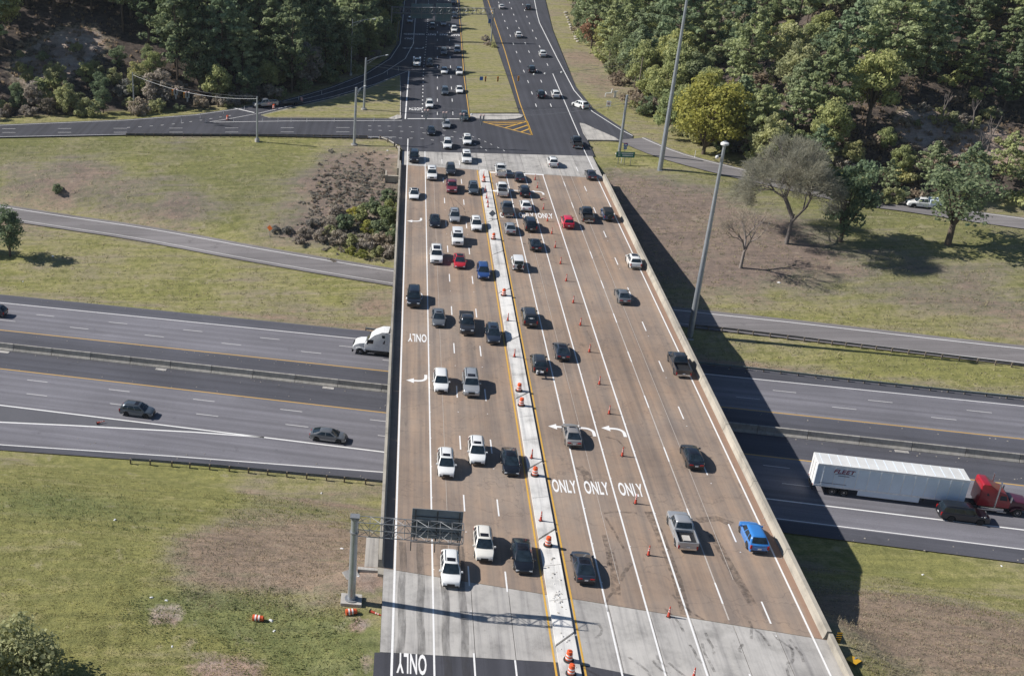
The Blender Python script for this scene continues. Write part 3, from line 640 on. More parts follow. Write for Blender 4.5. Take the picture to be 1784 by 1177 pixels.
for f, s in ((nb, -1), (fb, 1)):
    MB().add([(.2, f(.2)+s*.02, -4.5), (39.32, f(39.32)+s*.02, -4.5), (39.32, f(39.32)+s*1., -4.5), (.2, f(.2)+s*1., -4.5), (.2, f(.2)+s*.02, -.02), (39.32, f(39.32)+s*.02, -.02), (39.32, f(39.32)+s*1., -.02), (.2, f(.2)+s*1., -.02)],
             [(3, 2, 1, 0), (4, 5, 6, 7), (0, 1, 5, 4), (1, 2, 6, 5), (2, 3, 7, 6), (3, 0, 4, 7)]).build('abutment', 'parapet_concrete', bridge)
# approach slabs, poured in lanes
def apron(name, label, f0, f1, edges, b_edge):
    t = thing(name, label, 'pavement', BM); t['kind'] = 'structure'; del t['category']
    for a0, a1 in zip(edges[:-1], edges[1:]):
        obj('concrete_slab', slabmesh([(a0+.025, f0(a0)), (a1-.025, f0(a1)), (a1-.025, f1(a1)), (a0+.025, f1(a0))], -.25, .002), 'approach_concrete', t)
    obj('joint_bed', flat([(edges[0], f0(edges[0]), -.03), (edges[-1], f0(edges[-1]), -.03), (edges[-1], f1(edges[-1]), -.03), (edges[0], f1(edges[0]), -.03)]), 'joint_dark', t)
    return t
EDG = [.72, 1.8, 5.3, 8.8, 12.2, 15.7, 17.4, 21, 24.5, 28, 31.5, 35, 38., 39.1]
apron_n = apron('approach_slab', 'stained grey concrete approach at the near end of the bridge', lambda a: float(np.interp(a, [0, 17, 20, 40], [75.9, 76.6, 76.2, 71])), lambda a: nb(a)-.08, EDG, None)
apron_f = apron('approach_slab', 'pale grey concrete approach at the far end of the bridge', lambda a: fb(a)+.08, lambda a: 227.9+.035*a, EDG, None)
nroad = tag(obj('road', flat([(-.4, -120, 0), (41, -120, 0), (39.8, 71.05, 0), (20, 76.15, 0), (17, 76.55, 0), (.72, 75.88, 0), (.28, 75.8, 0)], None), 'asphalt_new', None, BM), 'dark asphalt road leading onto the near end of the bridge', kind='structure')
# raised median of cast slabs with open joints
median = thing('median', 'raised white concrete median dividing the bridge traffic', 'median', BM)
jb = [B(x, y).y for x, y in ((845, 303), (862, 385.5), (870, 442), (880, 508), (893, 592), (908, 690), (930, 812), (948, 932), (985, 1115))]
jb = [216.2] + jb[1:] + [40.]
for i in range(len(jb)-1):
    b1, b0 = jb[i], jb[i+1]; sk = .95
    l0, l1, r0, r1 = b0-sk+.14, b1-sk-.14, b0+sk+.14, b1+sk-.14
    if i == 0: l1, r1 = 215.4, 215.8
    n = max(1, int((b1-b0)/4.5))
    body = slabmesh([(15.68, l0), (17.42, r0), (17.42, r1), (15.68, l1)] if i else [(15.68, l0), (17.42, r0), (17.42, r1), (17.2, r1+.7), (16.6, r1+1.1), (15.95, l1+1.), (15.68, l1)], .004, .2)
    s_ = obj('median_slab', body, 'median_concrete', median)
    for k in range(1, n): quad('score_line', s_, (16.55, l0+sk+(b1-b0)*k/n, .2045), 1.7, .035, .3, 'joint_dark')
for k in range(46):                                   # broken concrete and gravel on the near slabs
    b = random.choice([random.uniform(77, 93), random.uniform(84, 91), random.uniform(74, 80)]); a = random.uniform(15.95, 17.1); r = random.uniform(.05, .17)
    MB().box(-r, r, -r*.7, r*.7, 0, r*.5, .6).build('rubble', random.choice(['median_concrete', 'approach_concrete', 'stone']), median, at((a, b, .198), random.uniform(0, 3)))
# painted lines
def deckline(a, w, mat, b0, b1, name='lane_line', parent=deck, n=2, z=.009, wob=0.):
    return obj(name, flat([(a-w/2, b0, z), (a+w/2, b0, z), (a+w/2, b1, z), (a-w/2, b1, z)]), mat, parent)
for a, w, mat, b0, b1, nm in ((1.78, .2, 'paint_white', 20, 237.5, 'edge_line'), (5.32, .16, 'paint_white', 20, 228.3, 'lane_line'), (15.38, .17, 'paint_yellow', 20, 216.6, 'edge_line'), (17.8, .17, 'paint_yellow', 20, 216.0, 'edge_line'),
                              (20.8, .16, 'paint_white', 20, 215.5, 'lane_line'), (24.35, .16, 'paint_white', 20, 215.2, 'lane_line'), (27.8, .17, 'paint_white', 20, 215.0, 'lane_line'), (37.95, .17, 'paint_white', 20, 238, 'edge_line')):
    deckline(a, w, mat, b0, b1, nm)
deckline(31.3, .13, 'paint_faded', 84, 222, 'lane_line'); deckline(33.1, .05, 'paint_faded', 90, 215, 'old_line'); deckline(22.5, .04, 'paint_faded', 88, 214, 'old_line'); deckline(6.9, .04, 'paint_faded', 88, 214, 'old_line')
obj('stop_line', flat([(17.8, 215.2, .011), (28.0, 214.9, .011), (28.0, 215.5, .011), (17.8, 215.8, .011)]), 'paint_white', deck)
for a, b00 in ((8.68, 88.95-1.5), (12.1, B(882, 1012).y), (34.85, 85.5), (31.3, 87.8)):
    for k in range(-5, 13):
        b = b00 + 12.19*k
        if 50 < b < 228: quad('lane_dash', deck, (a, b, .0115), .15, 3.05, 0, 'paint_white')
for a in (8.68, 12.1, 34.85):
    for k in range(-5, 12): 
        b = 94.5 + 12.19*k
        if b < 215 and random.random() < .8: quad('raised_marker', deck, (a, b, .02), .12, .12, 0, 'band_white')
for a in (5.32, 20.8, 24.35, 27.8):
    for k in range(22): quad('raised_marker', deck, (a+.12, 88+6.1*k, .02), .1, .1, 0, 'band_white')
# lettering and arrows on the lanes
ZP = .0135
def word(s, px, flip, w=2.5, h=2.55, parent=None, mat='paint_white'):
    p = B(*px); q = p.y
    return lettering('lane_word', s, parent or deck, at((p.x, p.y, ZP), math.pi if flip else 0), w, h, mat, .022)
for px in ((717, 1155), (727, 588), (721.5, 515)): word('ONLY', px, True)
for px in ((983, 846), (1039, 849), (1099, 852)): word('ONLY', px, False)
for px in ((884, 374.5), (917, 374.5), (950, 375.5)): word('ONLY', px, False, 2.6, 2.7)
pw = lambda s, px, w=2.6, h=2.6: lettering('lane_word', s, street, at((*B(*px)[:2], ZP), math.pi), w, h, 'paint_white', .022)
pw('NORTH', (724, 189.5), 3.0)
pw('NORTH', (712, 59), 2.9); pw('NORTH', (731, 59.5), 2.9); pw('ONLY', (711.5, 67)); pw('EAST', (752, 60)); pw('EAST', (772.5, 60)); pw('EAST', (793, 61))
def arrow_mesh():
    c = []; n = 7; R0, R1 = 1.15, .78
    v = [(.95, -1.2), (.95+.37, -1.2)]
    outer = [(.17 + R0*math.cos(t), -.35 + R0*math.sin(t)*.95) for t in np.linspace(0, math.pi/2, n)]
    innr = [(.17 + R1*math.cos(t), -.35 + R1*math.sin(t)*.9) for t in np.linspace(math.pi/2, 0, n)]
    pts = [(.17+R1, -1.2), (.17+R0, -1.2)] + outer + [(-.35, .745), (-.35, 1.2), (-1.3, .55), (-.35, -.08), (-.35, .36)] + innr
    return flat([(x, y, 0) for x, y in pts])
ARL = arrow_mesh(); ARR = ARL.copy()
for v in ARR.vertices: v.co.x *= -1
ARR.flip_normals()
def arrow(m, px, rz, sc=1., parent=None, mw=Matrix(), mat='paint_white'):
    p = B(*px); return obj('lane_arrow', m, mat, parent or deck, mw @ at((p.x, p.y, ZP), rz) @ Matrix.Diagonal((sc, sc, 1, 1)))
for px in ((726, 659), (722, 383)): arrow(ARR, px, math.pi)
for px in ((976, 747), (1016, 749), (1069, 750), (935, 335), (899, 333), (868, 334)): arrow(ARL, px, 0)
for px in ((709, 83), (730, 83.5)): arrow(ARR, px, math.pi, 1.1, street)
# tyre scrub marks
def skid(pts, w, mat='tread_mark'): return obj('tyre_mark', ribbon([Vector((*B(x, y)[:2], .0065)) for x, y in pts], -w/2, w/2), mat, deck)
tm = NT('tread_mark'); nn_ = tm.noise(tm.coord(), 1.7, 5, .7); tm.col((.045, .04, .038)); tm.set(Roughness=.9)
tr_ = tm.n('ShaderNodeBsdfTransparent'); mx_ = tm.n('ShaderNodeMixShader'); tm.l(tm.gray(nn_, .38, 1.0), mx_.inputs[0]); tm.l(tr_.outputs[0], mx_.inputs[1]); tm.l(tm.b.outputs[0], mx_.inputs[2]); tm.l(mx_.outputs[0], tm.out.inputs[0])
for pts, w in (([(1052, 893), (1075, 890), (1110, 893)], .3), ([(1055, 900), (1070, 925), (1090, 960)], .25), ([(1008, 812), (1022, 825), (1028, 850)], .9), ([(1062, 960), (1070, 990), (1074, 1035)], .8), ([(1052, 930), (1060, 960), (1062, 985)], .5), ([(1080, 1010), (1095, 985), (1100, 980)], .4),
               ([(1130, 890), (1150, 930), (1180, 1010), (1195, 1070)], .9), ([(1055, 760), (1075, 765), (1090, 780)], .2), ([(1030, 600), (1028, 612)], .2), ([(1022, 575), (1030, 590)], .2), ([(790, 345), (808, 362), (812, 375)], .22), ([(785, 343), (792, 362)], .18), ([(885, 415), (905, 420), (915, 425)], .5), ([(1240, 930), (1275, 990), (1310, 1050)], .8), ([(1215, 905), (1250, 902), (1275, 912)], .9)): skid(pts, w)
tm = NT('tyre_stain'); nn_ = tm.noise(tm.coord(scale=(2.2, .35, 1)), 1., 6, .7); tm.col((.07, .066, .064)); tm.set(Roughness=.9)
tr_ = tm.n('ShaderNodeBsdfTransparent'); mx_ = tm.n('ShaderNodeMixShader'); tm.l(tm.gray(nn_, .30, 1.15), mx_.inputs[0]); tm.l(tr_.outputs[0], mx_.inputs[1]); tm.l(tm.b.outputs[0], mx_.inputs[2]); tm.l(mx_.outputs[0], tm.out.inputs[0])
sk2 = []
for k in range(26):
    b = random.uniform(72.5, 84); a = random.uniform(18, 38); ang = random.uniform(-.5, .35); L = random.uniform(2, 6)
    pts = [Vector((a+math.sin(ang)*L*u+.4*math.sin(3*u+k), b+math.cos(ang)*L*u*.6, .011)) for u in (0, .33, .66, 1)]
    obj('tyre_mark', ribbon(pts, -.12, .12), 'tread_mark', apron_n)
for a in (2.5, 4.2, 6.4, 8.0):
    obj('tyre_mark', ribbon([Vector((a+.08*math.sin(b_*.7+a), b_, .011)) for b_ in np.linspace(72.5, 92, 12)], -.34, .34), 'tyre_stain', apron_n)
for k in range(14):
    b = random.uniform(217.5, 227); a = random.uniform(14, 30); L = random.uniform(2, 6)
    obj('tyre_mark', ribbon([Vector((a+u*L*.5+.3*math.sin(4*u+k), b+u*L*.4, .011)) for u in (0, .33, .66, 1)], -.12, .12), 'tread_mark', apron_f)
# slope paving, flumes and the wall at the abutment corners
def drape(name, label, pxs, mat, dz=.08):
    pts = [G(x, y) for x, y in pxs]; o = obj(name, flat([(p.x, p.y, p.z+dz) for p in pts]), mat); return tag(o, label, kind='structure')
wing = thing('wing_wall', 'grey concrete wing wall at the far left bridge corner', 'wall', BM)
c = B(674, 286); MB().box(-2.1, .2, 213.0, 213.5, -4, -.7).build('wall_panel', 'parapet_concrete', wing); MB().box(-.15, .19, 213.5, 229, -1.2, .75).build('wall_cap', 'parapet_concrete', wing); MB().box(-2.4, -2.1, 212.6, 216, -4, -.5).build('wall_return', 'parapet_concrete', wing)
wing2 = thing('wing_wall', 'low pale concrete wing wall by the near left bridge corner', 'wall', BM)
MB().box(-1.7, .2, 87.3, 87.7, -1.6, -.12).build('wall_panel', 'pad_concrete', wing2); MB().box(-1.1, .19, 88.2, 94, -2.8, -1.1).build('flume', 'pad_concrete', wing2)
obj('broken_slab', MB().box(-.7, .7, -.5, .5, 0, .12).mesh('broken_slab'), 'pad_concrete', wing2, at((-2.3, 86.7, -.35), .6) @ Matrix.Rotation(.3, 4, 'X'))
MB().box(39.0, 39.32, 62, 82.2, -.3, .86).build('parapet_end', 'parapet_concrete', bridge)

# ---------------------------------------------------------------- vehicles
def interp(y, ks): return float(np.interp(y, [k[0] for k in ks], [k[1] for k in ks]))
def lower_body(L, W, tops, wheels, wr, zl=.24, nose=.20, tail=.13, sq=6):
    "lofted lower body with open wheel arches; front is +y"
    ys = set(np.linspace(-L/2, L/2, 17).tolist() + [L/2-.03, L/2-.10, L/2-.22, -L/2+.03, -L/2+.10, -L/2+.2])
    ar = wr + .07
    for wy in wheels:
        for k in (-1., -.985, -.8, -.5, 0, .5, .8, .985, 1.): ys.add(wy + k*ar)
    for k in tops: ys.add(k[0])
    ys = sorted(y for y in ys if -L/2 <= y <= L/2); rings = []
    for y in ys:
        u = abs(y)/(L/2); tp = nose if y > 0 else tail
        w = W/2*(1 - tp*u**sq*(.35 if u < .97 else .35+.65*(u-.97)/.03)*1.0)
        zt = interp(y, tops); b = zl
        for wy in wheels:
            d = abs(y-wy)
            if d < ar: b = max(b, wr + math.sqrt(max(0, ar*ar-d*d))*.93)
        e = max(0, (u-.955)/.045); b = max(b, zl+.10*e); zt = zt - .10*e
        zs = zt - .06; b2 = min(b, zs-.10); md = b2 + .55*(zs-b2)
        h = [(0, b2+.02), (.84*w, b2), (.975*w, b2+.03), (w, md), (.975*w, zs-.03), (.92*w, zs+.02), (.5*w, zt+.005), (0, zt+.02)]
        rings.append([(x, y, z) for x, z in h] + [(-x, y, z) for x, z in h[-2:0:-1]])
    m = MB(); n = len(rings[0]); v = [p for r in rings for p in r]
    f = [(i*n+j, i*n+(j+1) % n, (i+1)*n+(j+1) % n, (i+1)*n+j) for i in range(len(rings)-1) for j in range(n)]
    f += [tuple(range(n)), tuple(range((len(rings)-1)*n, len(rings)*n))]
    return m.add(v, f)
class House:
    "the glazed upper body: base rectangle narrowing to a roof"
    def __init__(s, yA, yB, yC, yD, zb, zr, wb, wt, zbr=None, crown=.045):
        zbr = zb if zbr is None else zbr
        s.a = {k: v for k, v in zip('ABCD', ((yA, zb, wb*.93), (yB, zr-.03, wt*.94), (yC, zr-.02, wt*.96), (yD, zbr, wb*.95)))}; s.cr = crown; s.wb = wb; s.wt = wt
        s.zm = zr
    def side(s, u, v, sx):
        A, Bq, C, D = (s.a[k] for k in 'ABCD')
        b = [A[i]+(D[i]-A[i])*u for i in range(2)]; t = [Bq[i]+(C[i]-Bq[i])*u for i in range(2)]
        bul = 4*u*(1-u); wbx = (A[2]+(D[2]-A[2])*u)*(1+.05*bul); wtx = (Bq[2]+(C[2]-Bq[2])*u)*(1+.045*bul)
        return Vector((sx*(wbx+(wtx-wbx)*v**1.7), b[0]+(t[0]-b[0])*v, b[1]+(t[1]-b[1])*v))
    def end(s, x, v, which):
        p, q = ('A', 'B') if which == 'front' else ('D', 'C'); p, q = s.a[p], s.a[q]; bow = (1-x*x)*.10*(1 if which == 'front' else -1)
        return Vector((x*(p[2]+(q[2]-p[2])*v**1.7), p[0]+(q[0]-p[0])*v+bow*(1-.35*v), p[1]+(q[1]-p[1])*v + (1-x*x)*s.cr*v*.55))
    def roof(s, x, u):
        p, q = s.a['B'], s.a['C']; w = (p[2]+(q[2]-p[2])*u)*(1+.045*4*u*(1-u)); fb = (1-x*x)*.10*.65
        y = p[0]+(q[0]-p[0])*u + fb*(1-2*u if True else 1)
        return Vector((x*w, y, p[1]+(q[1]-p[1])*u + (1-x*x)*s.cr*(.55+.45*4*u*(1-u)) + .03*4*u*(1-u)))
    def shell(s):
        m = MB(); N = 6
        def grid(fn, nu, nv):
            v = [fn(i/nu, j/nv) for i in range(nu+1) for j in range(nv+1)]
            m.add(v, [(i*(nv+1)+j, (i+1)*(nv+1)+j, (i+1)*(nv+1)+j+1, i*(nv+1)+j+1) for i in range(nu) for j in range(nv)])
        grid(lambda i, j: s.roof(-1+2*i, j), 6, 6)
        for sx in (-1, 1): grid(lambda i, j: s.side(i, j, sx), 6, 4)
        for wch in ('front', 'rear'): grid(lambda i, j: s.end(-1+2*i, j, wch), 6, 4)
        return m
    def pane(s, fn, u0, u1, v0, v1, off, nu=5):
        m = MB(); c = Vector((0, (s.a['A'][0]+s.a['D'][0])/2, s.a['A'][1])); pts = []
        for i in range(nu+1):
            for j in range(3):
                p = fn(u0+(u1-u0)*i/nu, v0+(v1-v0)*j/2); pts.append(p)
        nrm = (pts[3]-pts[0]).cross(pts[1]-pts[0]).normalized()
        if nrm.dot(pts[4]-c) < 0: nrm = -nrm
        pts = [p + nrm*off for p in pts]
        return m.add(pts, [(i*3+j, (i+1)*3+j, (i+1)*3+j+1, i*3+j+1) for i in range(nu) for j in range(2)])

def spec_parts(kind):
    "list of (name, mesh, material or PAINT, parent part name, index group)"
    out = []
    def add(name, mb, mat, parent=None, smooth=35, bevel=0.): 
        m = mb.mesh(name, smooth, bevel) if isinstance(mb, MB) else mb
        out.append((name, m, mat, parent)); return len(out)-1
    K = dict(
      sedan=dict(L=4.75, W=1.84, wr=.34, wh=(1.42, -1.40), tops=[(-2.38, .84), (-2.25, 1.0), (-1.9, 1.03), (.9, .95), (1.3, .93), (1.8, .85), (2.15, .74), (2.30, .65), (2.38, .55)], house=(1.35, .30, -.95, -2.02, .90, 1.44, .89, .60, 1.0), sw=[(.10, .46), (.50, .86)]),
      sport=dict(L=4.72, W=1.88, wr=.35, wh=(1.45, -1.42), tops=[(-2.36, .86), (-2.22, 1.02), (-1.95, 1.04), (.9, .93), (1.3, .91), (1.8, .82), (2.12, .71), (2.28, .60), (2.36, .50)], house=(1.42, .15, -.80, -2.08, .88, 1.43, .90, .58, 1.02), sw=[(.12, .48), (.52, .84)]),
      suv=dict(L=4.65, W=1.87, wr=.37, wh=(1.38, -1.33), tops=[(-2.33, .92), (-2.22, 1.06), (-1.5, 1.08), (.85, 1.05), (1.3, 1.02), (1.85, .94), (2.12, .84), (2.26, .74), (2.33, .60)], house=(1.32, .42, -1.62, -2.22, 1.00, 1.69, .91, .66, 1.05), sw=[(.07, .36), (.40, .68), (.72, .90)]),
      bigsuv=dict(L=5.15, W=2.0, wr=.39, wh=(1.55, -1.45), tops=[(-2.58, 1.0), (-2.45, 1.14), (-1.5, 1.16), (1.0, 1.15), (1.25, 1.14), (2.2, 1.06), (2.48, .95), (2.58, .80)], house=(1.22, .62, -2.15, -2.47, 1.12, 1.86, .95, .76, 1.13), sw=[(.05, .34), (.38, .64), (.68, .92)]),
      boxsuv=dict(L=4.75, W=1.94, wr=.39, wh=(1.45, -1.40), tops=[(-2.38, 1.0), (-2.3, 1.18), (-1.5, 1.2), (.9, 1.2), (1.1, 1.19), (2.2, 1.12), (2.32, 1.05), (2.38, .85)], house=(1.02, .80, -2.20, -2.32, 1.17, 1.94, .90, .84, 1.17), sw=[(.04, .34), (.38, .66), (.70, .95)]),
      jeep=dict(L=4.3, W=1.72, wr=.41, wh=(1.32, -1.25), tops=[(-2.15, .95), (-2.08, 1.12), (-1.5, 1.13), (.7, 1.13), (.9, 1.12), (1.9, 1.05), (2.1, 1.0), (2.15, .9)], house=(.80, .55, -1.95, -2.08, 1.10, 1.84, .80, .74, 1.10), sw=[(.05, .38), (.42, .68), (.72, .94)]),
      pickup=dict(L=5.85, W=2.02, wr=.41, wh=(1.85, -1.80), tops=[(-2.93, .86), (-2.85, .88), (-.75, .88), (-.70, 1.17), (1.35, 1.17), (1.55, 1.16), (2.55, 1.10), (2.83, .98), (2.93, .82)], house=(1.50, .85, -.38, -.68, 1.14, 1.90, .93, .74, 1.15), sw=[(.05, .50), (.54, .93)]),
    )[kind if kind in ('sedan', 'sport', 'suv', 'bigsuv', 'boxsuv', 'jeep', 'pickup') else 'pickup']
    L, W, wr = K['L'], K['W'], K['wr']; yA, yB, yC, yD, zb, zr, wb, wt, zbr = K['house']
    boxy = kind in ('jeep', 'boxsuv', 'pickup', 'bigsuv')
    add('body', lower_body(L, W, K['tops'], K['wh'], wr, zl=.24 if not boxy else .34, nose=.62 if not boxy else .26, tail=.40 if not boxy else .14, sq=5 if not boxy else 8), 'PAINT', None, 32)
    H = House(yA, yB, yC, yD, zb, zr, wb, wt, zbr, .045 if kind != 'jeep' else .02)
    add('cabin', H.shell().mesh('cabin', 62, 0., 2, .045), 'PAINT', None, 38)
    add('windshield', H.pane(lambda x, v: H.end(x, v, 'front'), -.93, .93, .07, .93, .012), 'car_glass', None, 60)
    add('rear_window', H.pane(lambda x, v: H.end(x, v, 'rear'), -.88, .88, .22 if kind not in ('sedan', 'sport') else .08, .92, .012), 'car_glass', None, 60)
    for sx in (-1, 1):
        for u0, u1 in K['sw']: add('side_window', H.pane(lambda u, v: H.side(u, v, sx), u0, u1, .13, .88, .010, 2), 'car_glass', None, 60)
    ty = MB().lathe([(wr*.62, -.115), (wr*.93, -.115), (wr, -.075), (wr, .075), (wr*.93, .115), (wr*.62, .115)], 18, axis='X').mesh('tyre', 40)
    rm = MB().lathe([(wr*.20, -.10), (wr*.60, -.085), (wr*.66, -.118), (wr*.66, .118), (wr*.60, .085), (wr*.20, .10)], 12, axis='X').mesh('rim', 40)
    for sx in (-1, 1):
        for wy in K['wh']: out.append(('wheel', ty, 'rubber', None, Matrix.Translation((sx*(W/2-.135), wy, wr)))); out.append(('rim', rm, 'rim' if kind not in ('jeep',) else 'rim_dark', -1))
    fz = K['tops'][-2][1]; bz = K['tops'][1][1]; tl = W/2
    for sx in (-1, 1):
        add('headlight', MB().box(sx*.60*tl-.2, sx*.60*tl+.2, L/2-.20, L/2-.035, fz-.18, fz-.03, .92, .5), 'lamp_clear', None, 30, .02)
        if kind in ('sedan', 'sport'): add('taillight', MB().box(sx*.58*tl-.20, sx*.58*tl+.20, -L/2-.015, -L/2+.07, bz-.28, bz-.15, .95), 'lamp_red', None, 30, .02)
        else: add('taillight', MB().box(sx*.84*tl-.09, sx*.84*tl+.09, -L/2-.015, -L/2+.16, bz-.42, bz-.03, .9), 'lamp_red', None, 30, .02)
        add('mirror', MB().box(sx*(W/2+.06)-.12, sx*(W/2+.06)+.12, yA-.42, yA-.26, zb+.01, zb+.17, .85), 'PAINT', None, 40, .03)
    add('grille', MB().box(-.40*tl, .40*tl, L/2-.12, L/2+.012, fz-.36, fz-.10, .92), 'plastic_black', None, 30, .01)
    add('front_bumper', MB().box(-.78*tl, .78*tl, L/2-.22, L/2+.006, .30, .46, .95), 'plastic_black', None, 30, .02)
    add('rear_bumper', MB().box(-.82*tl, .82*tl, -L/2-.03, -L/2+.2, .36, .52 if kind != 'pickup' else .58, .97), 'plastic_black' if kind != 'pickup' else 'chrome', None, 30, .02)
    add('licence_plate', MB().box(-.16, .16, -L/2-.042, -L/2-.02, .62, .76), 'plate')
    if kind == 'pickup':
        bx, ft = W/2, .88; bm_ = MB()
        for sx in (-1, 1): bm_.box(min(sx*bx*.97, sx*(bx-.14)), max(sx*bx*.97, sx*(bx-.14)), -L/2+.06, -.72, ft-.10, 1.22, .97, 1)
        bm_.box(-bx+.14, bx-.14, -.80, -.705, ft-.1, 1.22)
        add('bed_wall', bm_, 'PAINT', None, 30, .02); add('tailgate', MB().box(-bx*.90, bx*.90, -L/2+.005, -L/2+.085, .66, 1.21), 'PAINT', None, 30, .02)
        add('bed_liner', MB().box(-bx+.16, bx-.16, -L/2+.1, -.81, ft+.005, ft+.03), 'plastic_black')
    if kind == 'jeep':
        sp = MB().lathe([(.18, -.11), (.36, -.11), (.40, -.06), (.40, .06), (.36, .11), (.18, .11)], 18, axis='Y').mesh('spare_tyre', 40); out.append(('spare_tyre', sp, 'rubber', None, Matrix.Translation((.12, -L/2-.15, .98))))
        out.append(('rim', MB().lathe([(.1, -.10), (.22, -.115), (.22, .115), (.1, .1)], 12, axis='Y').mesh('rim'), 'rim_dark', -1))
        for sx in (-1, 1):
            for wy in K['wh']: add('fender', MB().box(min(sx*.74, sx*.94), max(sx*.74, sx*.94), wy-.55, wy+.55, .84, .93, .96, .85), 'plastic_black', None, 30, .03)
    return out, K, H
SPEC = {k: spec_parts(k) for k in ('sedan', 'sport', 'suv', 'bigsuv', 'boxsuv', 'jeep', 'pickup')}
EXTRA = {}
def extra(kind, what):
    "optional fittings, meshes shared"
    if (kind, what) in EXTRA: return EXTRA[(kind, what)]
    _, K, H = SPEC[kind]; yA, yB, yC, yD, zb, zr, wb, wt, zbr = K['house']
    if what == 'sunroof': m = H.pane(lambda x, u: H.roof(x, u), -.62, .62, .10, .34, .012).mesh('sunroof')
    elif what == 'panoramic': m = H.pane(lambda x, u: H.roof(x, u), -.70, .70, .10, .62, .012).mesh('sunroof')
    elif what == 'glassroof': m = H.pane(lambda x, u: H.roof(x, u), -.84, .84, .02, .95, .013).mesh('sunroof')
    elif what == 'roof_rail':
        m = MB()
        p0, p1 = H.roof(.86, .08), H.roof(.86, .92); p0.z += .06; p1.z += .06; m.tube(p0, p1, .025, n=6); m = m.mesh('roof_rail')
    EXTRA[(kind, what)] = m; return m
KINDNAME = dict(sedan='sedan_car', sport='sedan_car', suv='suv_car', bigsuv='suv_car', boxsuv='suv_car', jeep='off_road_car', pickup='pickup_truck')
CATNAME = dict(sedan='car', sport='car', suv='SUV', bigsuv='SUV', boxsuv='SUV', jeep='jeep', pickup='pickup truck')
def vehicle(kind, color, p, rz, label, extras=(), group='vehicles on the bridge and streets', trim=None):
    parts, K, H = SPEC[kind]; t = thing(KINDNAME[kind], label, CATNAME[kind], at(p, rz), group); last = None
    for it_ in parts:
        name, m, mat, par = it_[:4]; mw = it_[4] if len(it_) > 4 else None
        o = bpy.data.objects.new(name, m); COL.objects.link(o); o.parent = last if par == -1 else t
        if mw is not None: o.matrix_local = mw
        if len(m.materials) == 0: m.materials.append(MAT['plastic_black'])
        o.material_slots[0].link = 'OBJECT'
        mk = ('car_' + color) if mat == 'PAINT' else mat
        if name == 'cabin' and 'softtop' in extras: mk = 'plastic_black'
        if name == 'mirror' and color == 'white' and 'darkmirror' in extras: mk = 'plastic_black'
        o.material_slots[0].material = MAT[mk]
        if par is None: last = o
    for e in extras:
        if e in ('sunroof', 'panoramic', 'glassroof'):
            m = extra(kind, e); o = obj('sunroof', m, 'sunroof_glass', t)
        if e == 'rails':
            m = extra(kind, 'roof_rail'); obj('roof_rail', m, 'steel_dark' if color not in ('black',) else 'chrome', t); obj('roof_rail', m, None, t, Matrix.Diagonal((-1, 1, 1, 1)))
        if e == 'rack':
            for k in (0, 1): MB().tube((-.62, -1.4+k*.9, zr_(kind)+.13), (.62, -1.4+k*.9, zr_(kind)+.13), .03, n=6).build('roof_bar', 'steel_dark', t)
        if e == 'cover': MB().box(-.86, .86, -2.85, -.8, 1.16, 1.235, .96).build('bed_cover', 'plastic_black', t, smooth=30, bevel=.02)
        if e == 'ladder_rack':
            m = MB()
            for sx in (-.85, .85):
                for y in (-2.7, -.9): m.tube((sx, y, 1.2), (sx, y, 2.05), .03, n=6)
                m.tube((sx, -2.8, 2.05), (sx, 1.0, 2.05), .03, n=6)
            m.build('ladder_rack', 'galvanised', t); c_ = MB()
            for k in range(9): 
                x, y, r = random.uniform(-.6, .6), random.uniform(-2.5, -1.1), random.uniform(.12, .25); c_.box(x-r, x+r, y-r, y+r, .9, .9+r*1.8, .8)
            c_.build('cargo', 'stone', t)
        if e == 'utility':
            for sx in (-1, 1): MB().box(min(sx*.62, sx*1.03), max(sx*.62, sx*1.03), -2.85, -.75, .75, 1.75).build('tool_locker', 'trailer_white', t, bevel=.02)
        if e == 'tool_box': MB().box(-.75, .75, -1.2, -.82, .95, 1.3).build('tool_box', 'chrome', t, bevel=.02)
        if e == 'load': MB().box(-.35, .35, -2.3, -1.4, .91, 1.02).build('loose_board', 'pad_concrete', t)
    return t
def zr_(kind): return SPEC[kind][1]['house'][5]
TO, AW = math.pi - HB, -HB
def on_deck(kind, color, px, way, label, extras=(), turn=0., z=0.):
    "px is where the near bumper meets the road"
    L = SPEC[kind][1]['L']; p = P(*px, z); rz = (TO if way == 'F' else AW) + turn
    d = Vector((-math.sin(rz), math.cos(rz), 0)) * (1 if way == 'R' else -1)
    return vehicle(kind, color, p + d*(L/2), rz, label, extras)
